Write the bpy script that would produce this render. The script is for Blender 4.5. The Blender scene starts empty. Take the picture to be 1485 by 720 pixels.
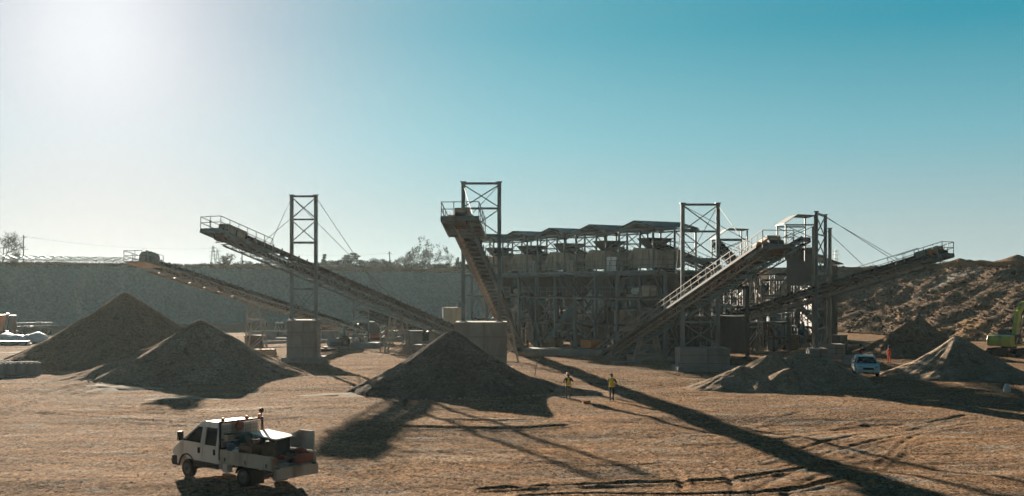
import bpy, bmesh, math, random
import numpy as np
from mathutils import Vector as V, Matrix, Euler
random.seed(7); RNG = np.random.default_rng(11)
scene = bpy.context.scene
COL = scene.collection
F, CX, HY, CH = 1600.0, 742.5, 418.0, 7.4      # focal length in photo pixels, centre, horizon row, camera height
def P(px, py, D): return V(((px-CX)/F*D, D, CH+(HY-py)/F*D))
def G(px, py, z=0.0):
    D = (CH-z)*F/(py-HY); return V(((px-CX)/F*D, D, z))
def GD(px, D, z=0.0): return V(((px-CX)/F*D, D, z))
Z = V((0,0,1))

# ------------------------------------------------------------------ materials
ALB = .6
KEEP = ('galvanised_steel','pale_steel','concrete','pale_concrete','cream_paint','aluminium_board','roof_sheet','grey_cladding','teal_paint','pale_timber','red_plastic','orange_plastic','dull_orange_workwear','lime_paint','blue_plastic','white_paint','white_car_paint','headlamp','white_tarp','yellow_vest','orange_workwear')
def mat(name, c, rough=.7, metal=0.0, c2=None, scale=3.0, bump=0.0, bscale=40.0, spec=.3, fine=0.0, stain=None, coord='Object'):
    m = bpy.data.materials.new(name); m.use_nodes = True
    nt = m.node_tree; N = nt.nodes; L = nt.links
    b = N['Principled BSDF']
    b.inputs['Roughness'].default_value = rough; b.inputs['Metallic'].default_value = metal
    b.inputs['Specular IOR Level'].default_value = spec
    tc = N.new('ShaderNodeTexCoord'); geo = N.new('ShaderNodeNewGeometry')
    co = tc.outputs['Object'] if coord == 'Object' else geo.outputs['Position']
    c2 = c2 or tuple(x*.62 for x in c)
    if name not in KEEP: c = tuple(x*ALB for x in c); c2 = tuple(x*ALB for x in c2)
    n = N.new('ShaderNodeTexNoise'); n.inputs['Scale'].default_value = scale; n.inputs['Detail'].default_value = 6
    n.inputs['Roughness'].default_value = .65
    L.new(co, n.inputs['Vector'])
    r = N.new('ShaderNodeValToRGB'); r.color_ramp.elements[0].position = .32; r.color_ramp.elements[1].position = .68
    r.color_ramp.elements[0].color = (*c2, 1); r.color_ramp.elements[1].color = (*c, 1)
    L.new(n.outputs['Fac'], r.inputs['Fac']); out = r.outputs['Color']
    if fine:
        n2 = N.new('ShaderNodeTexNoise'); n2.inputs['Scale'].default_value = bscale; n2.inputs['Detail'].default_value = 3
        L.new(co, n2.inputs['Vector'])
        mr = N.new('ShaderNodeMapRange'); mr.inputs['From Min'].default_value = .3; mr.inputs['From Max'].default_value = .7
        mr.inputs['To Min'].default_value = 1-fine; mr.inputs['To Max'].default_value = 1+fine
        L.new(n2.outputs['Fac'], mr.inputs['Value'])
        mx = N.new('ShaderNodeVectorMath'); mx.operation = 'SCALE'
        L.new(out, mx.inputs[0]); L.new(mr.outputs['Result'], mx.inputs['Scale']); out = mx.outputs['Vector']
    if stain:
        n3 = N.new('ShaderNodeTexNoise'); n3.inputs['Scale'].default_value = stain[1]; n3.inputs['Detail'].default_value = 5
        mp = N.new('ShaderNodeMapping'); mp.inputs['Scale'].default_value = (1,1,.25)
        L.new(co, mp.inputs['Vector']); L.new(mp.outputs['Vector'], n3.inputs['Vector'])
        rr = N.new('ShaderNodeMapRange'); rr.inputs['From Min'].default_value = .5; rr.inputs['From Max'].default_value = .68
        L.new(n3.outputs['Fac'], rr.inputs['Value'])
        mx = N.new('ShaderNodeMix'); mx.data_type = 'RGBA'; L.new(rr.outputs['Result'], mx.inputs['Factor'])
        L.new(out, mx.inputs['A']); mx.inputs['B'].default_value = (*stain[0], 1); out = mx.outputs['Result']
    L.new(out, b.inputs['Base Color'])
    if bump:
        n4 = N.new('ShaderNodeTexNoise'); n4.inputs['Scale'].default_value = bscale; n4.inputs['Detail'].default_value = 5
        L.new(co, n4.inputs['Vector'])
        bp = N.new('ShaderNodeBump'); bp.inputs['Strength'].default_value = 1.0; bp.inputs['Distance'].default_value = bump
        L.new(n4.outputs['Fac'], bp.inputs['Height']); L.new(bp.outputs['Normal'], b.inputs['Normal'])
    return m
M = {}
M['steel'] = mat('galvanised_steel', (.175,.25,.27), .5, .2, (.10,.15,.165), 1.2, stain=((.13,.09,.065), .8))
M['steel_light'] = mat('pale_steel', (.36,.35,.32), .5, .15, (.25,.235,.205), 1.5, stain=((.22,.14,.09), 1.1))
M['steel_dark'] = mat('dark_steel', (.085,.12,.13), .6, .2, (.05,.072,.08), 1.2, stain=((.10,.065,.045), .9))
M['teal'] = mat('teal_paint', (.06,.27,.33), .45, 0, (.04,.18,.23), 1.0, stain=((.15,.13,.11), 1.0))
M['rust'] = mat('rusty_steel', (.20,.10,.055), .8, .1, (.10,.055,.035), 2.5)
M['bin_dark'] = mat('blackened_steel', (.05,.058,.06), .7, .1, (.03,.035,.037), 1.5)  # near-black colour gives the added boxes the look of deep shade
M['belt'] = mat('rubber_belt', (.03,.03,.03), .85, 0, (.055,.048,.042), 2.0)
M['cream'] = mat('cream_paint', (.50,.43,.33), .6, 0, (.40,.33,.25), .8, stain=((.26,.18,.12), 1.0))
M['roof'] = mat('roof_sheet', (.10,.13,.135), .6, .1, (.075,.10,.105), .7, stain=((.18,.13,.09), .7))
M['concrete'] = mat('concrete', (.29,.31,.305), .9, 0, (.20,.215,.215), .9, .01, 14, stain=((.20,.18,.16), .9), fine=.12)
M['concrete_pale'] = mat('pale_concrete', (.36,.36,.34), .9, 0, (.27,.27,.26), .8, .01, 14, stain=((.24,.20,.17), .7), fine=.12)
M['galv_cladding'] = mat('grey_cladding', (.085,.11,.112), .6, .1, (.065,.085,.088), .6)
M['white'] = mat('white_paint', (.84,.83,.80), .35, 0, (.76,.74,.70), 1.2, spec=.5, stain=((.42,.35,.28), 1.6))
M['white_car'] = mat('white_car_paint', (.72,.74,.76), .25, 0, (.68,.70,.72), 1.0, spec=.5)
M['alu'] = mat('aluminium_board', (.56,.52,.45), .5, .1, (.42,.38,.33), 1.3, stain=((.25,.19,.14), 1.5))
M['black'] = mat('black_plastic', (.022,.022,.023), .6, 0, (.04,.036,.032), 2.0)
M['rubber'] = mat('tyre_rubber', (.03,.028,.026), .9, 0, (.075,.06,.05), 3.0)
M['rim'] = mat('wheel_rim', (.22,.21,.20), .5, .5, (.12,.10,.085), 4.0)
M['red'] = mat('red_plastic', (.32,.055,.035), .6, 0, (.22,.045,.03), 3.0)
M['orange'] = mat('orange_plastic', (.75,.22,.03), .5, 0, (.6,.17,.03), 3.0)
M['orange_cloth'] = mat('orange_workwear', (.85,.13,.035), .8, 0, (.6,.085,.03), 6.0)
M['rust_cloth'] = mat('dull_orange_workwear', (.34,.085,.035), .8, 0, (.22,.06,.03), 6.0)
M['yellow'] = mat('yellow_vest', (.98,.74,.03), .75, 0, (.88,.62,.02), 5.0)
M['cloth_black'] = mat('black_cloth', (.022,.024,.028), .9, 0, (.014,.015,.018), 6.0)
M['cloth_navy'] = mat('navy_cloth', (.03,.036,.05), .9, 0, (.02,.024,.034), 6.0)
M['skin'] = mat('skin', (.48,.28,.20), .55, 0, (.42,.24,.17), 8.0)
M['hair'] = mat('dark_hair', (.03,.02,.015), .6, 0, (.02,.014,.01), 20.0)
M['blue'] = mat('blue_plastic', (.03,.10,.19), .5, 0, (.025,.075,.14), 3.0)
M['wood'] = mat('weathered_wood', (.26,.14,.07), .8, 0, (.16,.085,.045), 5.0)
M['timber_pale'] = mat('pale_timber', (.48,.31,.16), .8, 0, (.36,.22,.11), 4.0)
M['tarp_green'] = mat('green_tarp', (.02,.12,.10), .6, 0, (.013,.08,.07), 4.0)
M['tarp_white'] = mat('white_tarp', (.70,.71,.72), .5, 0, (.55,.56,.58), 3.0)
M['cabin_green'] = mat('dark_green_cabin', (.03,.07,.065), .5, 0, (.02,.05,.045), 2.0)
M['lime'] = mat('lime_paint', (.66,.68,.10), .4, 0, (.52,.54,.09), 1.5, spec=.5, stain=((.3,.27,.1), 1.2))
M['lamp_clear'] = mat('headlamp', (.55,.57,.58), .1, .3, (.4,.42,.43), 5)
M['brick'] = mat('plaster_wall', (.42,.36,.30), .9, 0, (.34,.29,.24), .5)
M['tile'] = mat('tile_roof', (.28,.13,.08), .9, 0, (.2,.09,.06), .8)
M['cable'] = mat('steel_cable', (.12,.14,.145), .6, .3)
M['bark'] = mat('bark', (.11,.085,.06), .9, 0, (.07,.055,.04), 2.0)
M['leaf_dark'] = mat('conifer_foliage', (.035,.06,.03), .9, 0, (.022,.04,.022), .6)
M['leaf_dry'] = mat('dry_foliage', (.15,.12,.06), .9, 0, (.09,.08,.04), .6)
M['leaf_olive'] = mat('olive_foliage', (.08,.09,.045), .9, 0, (.05,.06,.03), .6)
M['dry_grass'] = mat('dry_grass', (.30,.20,.10), .95, 0, (.18,.13,.07), .25, coord='Pos')
def glass_mat():
    m = bpy.data.materials.new('vehicle_glass'); m.use_nodes = True; nt = m.node_tree; N = nt.nodes
    N.remove(N['Principled BSDF']); o = N['Material Output']
    t = N.new('ShaderNodeBsdfTransparent'); t.inputs[0].default_value = (.72,.77,.75,1)
    g = N.new('ShaderNodeBsdfGlossy'); g.inputs['Roughness'].default_value = .03; g.inputs[0].default_value = (.9,.9,.9,1)
    fr = N.new('ShaderNodeFresnel'); fr.inputs[0].default_value = 1.5
    x = N.new('ShaderNodeMixShader'); nt.links.new(fr.outputs[0], x.inputs[0]); nt.links.new(t.outputs[0], x.inputs[1]); nt.links.new(g.outputs[0], x.inputs[2])
    nt.links.new(x.outputs[0], o.inputs['Surface']); return m
M['glass'] = glass_mat()
M['dark_glass'] = mat('dark_glass', (.012,.015,.018), .06, 0, (.012,.015,.018), 1, spec=.6)

def gravel_mat(name, stops, big, grain, bump, gs=9.0, patches=None, stretch=(1,1,1), gst=(1,1,1)):
    """loose stone: large colour drift, mid mottling, single-stone speckle, bump"""
    m = bpy.data.materials.new(name); m.use_nodes = True; nt = m.node_tree; N = nt.nodes; L = nt.links
    b = N['Principled BSDF']; b.inputs['Roughness'].default_value = .95; b.inputs['Specular IOR Level'].default_value = .004
    geo = N.new('ShaderNodeNewGeometry'); co = geo.outputs['Position']
    mp = N.new('ShaderNodeMapping'); mp.inputs['Scale'].default_value = stretch; L.new(co, mp.inputs['Vector'])
    def noise(s, d=5, src=co, ro=.6):
        n = N.new('ShaderNodeTexNoise'); n.inputs['Scale'].default_value = s; n.inputs['Detail'].default_value = d
        n.inputs['Roughness'].default_value = ro; L.new(src, n.inputs['Vector']); return n.outputs['Fac']
    a = noise(big, 8, mp.outputs['Vector'], .68)
    r = N.new('ShaderNodeValToRGB'); cr = r.color_ramp
    while len(cr.elements) < len(stops): cr.elements.new(.5)
    for e, (p, c) in zip(cr.elements, stops): e.position = p; e.color = (*[x*ALB for x in c], 1)
    L.new(a, r.inputs['Fac']); out = r.outputs['Color']
    if patches:
        for (c, s, lo, hi, st) in patches:
            mp2 = N.new('ShaderNodeMapping'); mp2.inputs['Scale'].default_value = st; mp2.inputs['Location'].default_value = (s*31, s*7, 3); L.new(co, mp2.inputs['Vector'])
            n = noise(s, 6, mp2.outputs['Vector'], .62)
            mr = N.new('ShaderNodeMapRange'); mr.inputs['From Min'].default_value = lo; mr.inputs['From Max'].default_value = hi; L.new(n, mr.inputs['Value'])
            x = N.new('ShaderNodeMix'); x.data_type = 'RGBA'; L.new(mr.outputs['Result'], x.inputs['Factor']); L.new(out, x.inputs['A']); x.inputs['B'].default_value = (*[q*ALB for q in c], 1); out = x.outputs['Result']
    mg = N.new('ShaderNodeMapping'); mg.inputs['Scale'].default_value = gst; L.new(co, mg.inputs['Vector']); cg = mg.outputs['Vector']
    ads = None
    for sc, wt in ((gs, 1.0), (gs*2.3, .8)):
        vo = N.new('ShaderNodeTexVoronoi'); vo.inputs['Scale'].default_value = sc; L.new(cg, vo.inputs['Vector'])
        sp = N.new('ShaderNodeSeparateColor'); L.new(vo.outputs['Color'], sp.inputs[0])
        mu = N.new('ShaderNodeMath'); mu.operation = 'MULTIPLY_ADD'; L.new(sp.outputs[0], mu.inputs[0]); mu.inputs[1].default_value = wt
        if ads: L.new(ads, mu.inputs[2])
        else: mu.inputs[2].default_value = 0
        ads = mu.outputs[0]
    g2 = noise(gs*.3, 5, cg, .8)
    ad = N.new('ShaderNodeMath'); ad.operation = 'MULTIPLY_ADD'; L.new(g2, ad.inputs[0]); ad.inputs[1].default_value = 2.0; L.new(ads, ad.inputs[2])
    mr = N.new('ShaderNodeMapRange'); mr.inputs['From Min'].default_value = .9; mr.inputs['From Max'].default_value = 2.9; mr.inputs['To Min'].default_value = 1-grain*1.15; mr.inputs['To Max'].default_value = 1+grain*1.5
    L.new(ad.outputs[0], mr.inputs['Value'])
    s = N.new('ShaderNodeVectorMath'); s.operation = 'SCALE'; L.new(out, s.inputs[0]); L.new(mr.outputs['Result'], s.inputs['Scale'])
    L.new(s.outputs['Vector'], b.inputs['Base Color'])
    h1 = noise(gs*.22, 4, cg, .7); h2 = noise(gs*.9, 5, cg, .75)
    hm = N.new('ShaderNodeMath'); hm.operation = 'MULTIPLY_ADD'; L.new(h1, hm.inputs[0]); hm.inputs[1].default_value = 2.4; L.new(h2, hm.inputs[2])
    bp = N.new('ShaderNodeBump'); bp.inputs['Distance'].default_value = bump; bp.inputs['Strength'].default_value = 1
    L.new(hm.outputs[0], bp.inputs['Height']); L.new(bp.outputs['Normal'], b.inputs['Normal'])
    return m
M['ground'] = gravel_mat('pit_gravel', [(.28,(.165,.108,.071)),(.45,(.275,.178,.112)),(.6,(.35,.228,.143)),(.75,(.41,.28,.183))], .16, 1.0, .11, 6.5,
    [((.38,.225,.125), .11, .50,.66, (1,2.4,1)), ((.20,.152,.115), .20, .50,.66, (.5,3.0,1)), ((.33,.29,.245), .33, .54,.66, (.8,2.2,1)), ((.54,.42,.31), .05, .59,.70, (1,2.0,1))], (1,2.2,1), (1.7,1.15,1))
M['pile_brown'] = gravel_mat('brown_gravel', [(.3,(.25,.14,.075)),(.7,(.33,.19,.11))], .5, .6, .06, 9, [((.30,.20,.13), .35, .52,.64, (1,1,.45)), ((.13,.08,.05), .9, .56,.66, (1,1,.3))])
M['pile_grey'] = gravel_mat('grey_gravel', [(.3,(.29,.19,.125)),(.7,(.38,.26,.18))], .5, .6, .06, 9, [((.38,.30,.23), .35, .52,.64, (1,1,.45)), ((.17,.12,.09), .9, .56,.66, (1,1,.3))])
M['pile_dark'] = gravel_mat('dark_gravel', [(.3,(.115,.10,.085)),(.7,(.165,.145,.122))], .45, .7, .07, 7, [((.21,.185,.155), .35, .52,.64, (1,1,.45)), ((.085,.075,.065), .9, .56,.66, (1,1,.3))])
M['pile_tan'] = gravel_mat('tan_sand', [(.3,(.33,.255,.19)),(.7,(.43,.335,.25))], .5, .5, .04, 11, [((.50,.40,.31), .35, .52,.64, (1,1,.45)), ((.25,.19,.14), .9, .56,.66, (1,1,.3))])
M['marl'] = gravel_mat('grey_clay', [(.3,(.29,.43,.425)),(.7,(.38,.53,.525))], .07, .25, .06, 2.5, [((.6,.62,.57), .10, .62,.72, (1,1,.4))], (1,1,.3))  # grey clay lightened and tinted teal so its colour carries the haze
M['slope'] = gravel_mat('quarry_earth', [(.28,(.12,.09,.068)),(.5,(.20,.148,.108)),(.72,(.29,.215,.15))], .12, .5, .22, 3.2,
    [((.38,.25,.14), .05, .57,.68, (1,1,1.6)), ((.40,.38,.34), .13, .62,.70, (1,1,1))], (1,1,1.6))

# ------------------------------------------------------------------ mesh builder
class MB:
    def __init__(s): s.v = []; s.f = []; s.mi = []; s.cur = 0
    def add(s, vs, fs):
        o = len(s.v); s.v += [tuple(x) for x in vs]; s.f += [tuple(i+o for i in f) for f in fs]; s.mi += [s.cur]*len(fs); return s
    def box(s, c, sz, R=None, taper=1.0):
        c = V(c); hx, hy, hz = sz[0]/2, sz[1]/2, sz[2]/2; vs = []
        for z in (-hz, hz):
            k = taper if z > 0 else 1
            for x, y in ((-hx,-hy),(hx,-hy),(hx,hy),(-hx,hy)):
                p = V((x*k, y*k, z)); vs.append(c + (R @ p if R else p))
        return s.add(vs, [(3,2,1,0),(4,5,6,7),(0,1,5,4),(1,2,6,5),(2,3,7,6),(3,0,4,7)])
    def bar(s, p, q, w, h=None, up=Z):
        p, q = V(p), V(q); h = h or w; d = (q-p)
        if d.length < 1e-6: return s
        d.normalize()
        if abs(d.dot(up)) > .98: up = V((0,1,0)) if abs(d.y) < .9 else V((1,0,0))
        a = d.cross(up).normalized()*w/2; b = a.cross(d).normalized()*h/2
        vs = [p-a-b, p+a-b, p+a+b, p-a+b, q-a-b, q+a-b, q+a+b, q-a+b]
        return s.add(vs, [(0,1,2,3),(7,6,5,4),(1,0,4,5),(2,1,5,6),(3,2,6,7),(0,3,7,4)])
    def tube(s, p, q, r, r2=None, n=8, cap=True):
        p, q = V(p), V(q); r2 = r if r2 is None else r2; d = (q-p).normalized()
        up = Z if abs(d.z) < .95 else V((1,0,0)); a = d.cross(up).normalized(); b = a.cross(d)
        vs = []
        for c, R in ((p, r), (q, r2)):
            for i in range(n):
                t = 2*math.pi*i/n; vs.append(c + a*(R*math.cos(t)) + b*(R*math.sin(t)))
        fs = [(i, (i+1)%n, n+(i+1)%n, n+i) for i in range(n)]
        if cap: fs += [tuple(range(n-1,-1,-1)), tuple(range(n, 2*n))]
        return s.add(vs, fs)
    def lathe(s, c, prof, n=16, ax=Z, R=None):
        """prof: (radius, height) pairs along ax"""
        c = V(c); ax = V(ax); up = Z if abs(ax.z) < .9 else V((1,0,0)); a = ax.cross(up).normalized(); b = a.cross(ax)
        vs = []
        for (r, h) in prof:
            for i in range(n):
                t = 2*math.pi*i/n; vs.append(c + ax*h + a*(r*math.cos(t)) + b*(r*math.sin(t)))
        fs = []
        for k in range(len(prof)-1):
            for i in range(n): fs.append((k*n+i, k*n+(i+1)%n, (k+1)*n+(i+1)%n, (k+1)*n+i))
        fs += [tuple(range(n-1,-1,-1)), tuple(range((len(prof)-1)*n, len(prof)*n))]
        return s.add(vs, fs)
    def prism(s, loop, off):
        loop = [V(p) for p in loop]; off = V(off); n = len(loop)
        vs = loop + [p+off for p in loop]
        return s.add(vs, [tuple(range(n-1,-1,-1)), tuple(range(n, 2*n))] + [(i, (i+1)%n, n+(i+1)%n, n+i) for i in range(n)])
    def build(s, name, m, parent=None, loc=None, world=True, smooth=False, bevel=0, seg=2):
        vs = s.v
        if parent is not None and world:
            Mi = parent.matrix_basis.inverted(); vs = [tuple(Mi @ V(p)) for p in vs]
        elif parent is None and loc is not None:
            L0 = V(loc); vs = [tuple(V(p)-L0) for p in vs]
        me = bpy.data.meshes.new(name); me.from_pydata(vs, [], s.f)
        bm = bmesh.new(); bm.from_mesh(me); bmesh.ops.recalc_face_normals(bm, faces=bm.faces)
        if bevel:
            es = [e for e in bm.edges if len(e.link_faces) == 2 and e.calc_face_angle(0) > .5]
            bmesh.ops.bevel(bm, geom=es, offset=bevel, segments=seg, profile=.6, affect='EDGES', clamp_overlap=True)
        bm.to_mesh(me); bm.free()
        for x in (m if isinstance(m, list) else [m]): me.materials.append(x)
        if isinstance(m, list) and not bevel:
            for p, i in zip(me.polygons, s.mi): p.material_index = i
        if smooth:
            me.shade_smooth() if not isinstance(smooth, float) else me.shade_smooth()
        o = bpy.data.objects.new(name, me); COL.objects.link(o)
        if parent is not None: o.parent = parent
        elif loc is not None: o.location = loc
        return o
def tag(o, label=None, cat=None, group=None, kind=None):
    if label: o['label'] = label
    if cat: o['category'] = cat
    if group: o['group'] = group
    if kind: o['kind'] = kind
    return o
def thing(name, label, cat, loc=(0,0,0), rz=0, group=None):
    o = bpy.data.objects.new(name, None); COL.objects.link(o); o.empty_display_size = .5
    o.location = loc; o.rotation_euler = (0,0,rz); o.matrix_basis = Matrix.Translation(V(loc)) @ Matrix.Rotation(rz, 4, 'Z')
    return tag(o, label, cat, group)
def one(mb, name, m, label, cat, group=None, loc=None, **k):
    """a top-level thing that is one mesh, origin at its base"""
    if loc is None:
        a = np.array(mb.v); loc = V((a[:,0].mean(), a[:,1].mean(), a[:,2].min()))
    return tag(mb.build(name, m, None, loc, **k), label, cat, group)
def copy_tree(o, parent=None):
    c = o.copy(); COL.objects.link(c)
    if parent is not None: c.parent = parent
    for ch in list(o.children): copy_tree(ch, c)
    return c
ORD = ['first','second','third','fourth','fifth','sixth','seventh','eighth','ninth','tenth','eleventh','twelfth']

# ------------------------------------------------------------------ noise
def _h(ix, iy, s):
    n = (ix.astype(np.int64)*374761393 + iy.astype(np.int64)*668265263 + s*982451653) & 0x7fffffff
    n = (n ^ (n >> 13))*1274126177 & 0x7fffffff
    return ((n ^ (n >> 16)) & 0xffff)/65535.0
def vn(x, y, s=0):
    ix, iy = np.floor(x), np.floor(y); fx, fy = x-ix, y-iy
    fx = fx*fx*fx*(fx*(fx*6-15)+10); fy = fy*fy*fy*(fy*(fy*6-15)+10)
    a, b, c, d = _h(ix,iy,s), _h(ix+1,iy,s), _h(ix,iy+1,s), _h(ix+1,iy+1,s)
    return (a+(b-a)*fx) + ((c+(d-c)*fx)-(a+(b-a)*fx))*fy - .5
def fbm(x, y, o=4, s=0, g=.5):
    t = 0; a = 1
    for k in range(o): t = t + a*vn(x*2**k+k*17.3, y*2**k-k*9.1, s+k); a *= g
    return t
def grid_obj(name, X, Y, Zh, m, keep=None, loc=(0,0,0)):
    """rows x cols arrays -> one smooth mesh"""
    ny, nx = X.shape; idx = np.arange(nx*ny).reshape(ny, nx)
    q = np.stack([idx[:-1,:-1], idx[:-1,1:], idx[1:,1:], idx[1:,:-1]], -1).reshape(-1,4)
    v = np.stack([X-loc[0], Y-loc[1], Zh-loc[2]], -1).reshape(-1,3)
    if keep is not None:
        kq = keep.reshape(-1)[q].any(1); q = q[kq]
        used = np.zeros(len(v), bool); used[q.reshape(-1)] = True
        rm = np.cumsum(used)-1; v = v[used]; q = rm[q]
    me = bpy.data.meshes.new(name)
    me.vertices.add(len(v)); me.vertices.foreach_set('co', v.astype(np.float32).reshape(-1))
    me.loops.add(len(q)*4); me.loops.foreach_set('vertex_index', q.reshape(-1).astype(np.int32))
    me.polygons.add(len(q)); me.polygons.foreach_set('loop_start', np.arange(0, len(q)*4, 4, dtype=np.int32))
    me.update(calc_edges=True); me.validate(); me.shade_smooth()
    me.materials.append(m)
    o = bpy.data.objects.new(name, me); COL.objects.link(o); o.location = loc
    return o
# ------------------------------------------------------------------ camera, sky, sun, air
cd = bpy.data.cameras.new('camera'); cam = bpy.data.objects.new('camera', cd); COL.objects.link(cam)
cam.location = (0,0,CH); cam.rotation_euler = (math.pi/2,0,0)
cd.sensor_width = 36; cd.lens = 36*F/1485; cd.shift_y = (HY-360)/1485; cd.clip_start = .5; cd.clip_end = 9000
scene.camera = cam
SUN = V((-607,1600,402)).normalized()
EL = math.asin(SUN.z); AZ = math.atan2(SUN.x, SUN.y)
SKY_STRENGTH, SUN_STRENGTH, EXPOSURE = .08, 5.0, 1.95
w = bpy.data.worlds.new('World'); scene.world = w; w.use_nodes = True
nt = w.node_tree; N = nt.nodes; L = nt.links; bg = N['Background']
sky = N.new('ShaderNodeTexSky'); sky.sky_type = 'NISHITA'; sky.sun_disc = False
sky.sun_elevation = EL; sky.sun_rotation = AZ; sky.air_density = 1.3; sky.dust_density = 2.2; sky.ozone_density = 1.0; sky.altitude = 0
tc = N.new('ShaderNodeTexCoord'); nm = N.new('ShaderNodeVectorMath'); nm.operation = 'NORMALIZE'; L.new(tc.outputs['Generated'], nm.inputs[0])
sx_ = N.new('ShaderNodeSeparateXYZ'); L.new(nm.outputs[0], sx_.inputs[0])
dt = N.new('ShaderNodeVectorMath'); dt.operation = 'DOT_PRODUCT'; dt.inputs[1].default_value = SUN; L.new(nm.outputs[0], dt.inputs[0])
rp = N.new('ShaderNodeValToRGB'); st = [(0,(.44,.52,.515)),(.05,(.39,.51,.515)),(.13,(.185,.44,.51)),(.225,(.03,.295,.395)),(.32,(.025,.24,.33)),(.6,(.012,.075,.115)),(1,(.008,.045,.075))]
while len(rp.color_ramp.elements) < len(st): rp.color_ramp.elements.new(.5)
for e_, (p_, c_) in zip(rp.color_ramp.elements, st): e_.position = p_; e_.color = (*c_, 1)
L.new(sx_.outputs['Z'], rp.inputs['Fac'])
bk = N.new('ShaderNodeMapRange'); bk.inputs['From Min'].default_value = -.3; bk.inputs['From Max'].default_value = .65; bk.inputs['To Min'].default_value = .35; L.new(dt.outputs['Value'], bk.inputs['Value'])
def scaled(src, k):
    v = N.new('ShaderNodeVectorMath'); v.operation = 'SCALE'; L.new(src, v.inputs[0])
    if isinstance(k, (int, float)): v.inputs['Scale'].default_value = k
    else: L.new(k, v.inputs['Scale'])
    return v.outputs[0]
def added(p_, q_):
    v = N.new('ShaderNodeVectorMath'); v.operation = 'ADD'; L.new(p_, v.inputs[0]); L.new(q_, v.inputs[1]); return v.outputs[0]
def glow(ex, col):
    mx = N.new('ShaderNodeMath'); mx.operation = 'MAXIMUM'; L.new(dt.outputs['Value'], mx.inputs[0]); mx.inputs[1].default_value = 0
    q = N.new('ShaderNodeMath'); q.operation = 'POWER'; L.new(mx.outputs[0], q.inputs[0]); q.inputs[1].default_value = ex
    cn = N.new('ShaderNodeRGB'); cn.outputs[0].default_value = (*col, 1); return scaled(cn.outputs[0], q.outputs[0])
air = scaled(rp.outputs['Color'], bk.outputs['Result'])
for g_ in (glow(8, (.14,.20,.20)), glow(45, (.36,.06,.04)), glow(150, (.14,.13,.12)), glow(420, (.14,.17,.15))): air = added(air, g_)
air = added(scaled(air, 1/(SKY_STRENGTH*2**EXPOSURE)), scaled(sky.outputs[0], .003))
L.new(air, bg.inputs['Color']); bg.inputs['Strength'].default_value = SKY_STRENGTH
sd = bpy.data.lights.new('sun', 'SUN'); so = bpy.data.objects.new('sun', sd); COL.objects.link(so)
sd.energy = SUN_STRENGTH; sd.angle = math.radians(.5); sd.color = (1.0,.85,.68)
so.rotation_euler = SUN.to_track_quat('Z','Y').to_euler(); so.location = SUN*300
vs = scene.view_settings; vs.view_transform = 'Standard'; vs.look = 'None'; vs.gamma = 1; vs.exposure = EXPOSURE; vs.use_curve_mapping = False
scene.cycles.use_denoising = True; scene.cycles.denoising_prefilter = 'FAST'; scene.cycles.max_bounces = 6; scene.cycles.diffuse_bounces = 3; scene.cycles.volume_bounces = 0
scene.cycles.transparent_max_bounces = 8; scene.cycles.caustics_reflective = False; scene.cycles.caustics_refractive = False
HAZE = .00007
if HAZE:
    hb = MB().box((0,600,12.5),(3300,3300,29)); ho = hb.build('haze', [], None, (0,600,12.5)); tag(ho, 'thin pale air lying over the quarry and the plain', 'haze', None, 'stuff')
    hm = bpy.data.materials.new('haze_air'); hm.use_nodes = True; hn = hm.node_tree
    hn.nodes.remove(hn.nodes['Principled BSDF']); pv = hn.nodes.new('ShaderNodeVolumePrincipled')
    pv.inputs['Color'].default_value = (.74,.93,.96,1); pv.inputs['Density'].default_value = HAZE; pv.inputs["Anisotropy"].default_value = .5
    hn.links.new(pv.outputs[0], hn.nodes['Material Output'].inputs['Volume']); ho.data.materials.append(hm)

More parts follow.
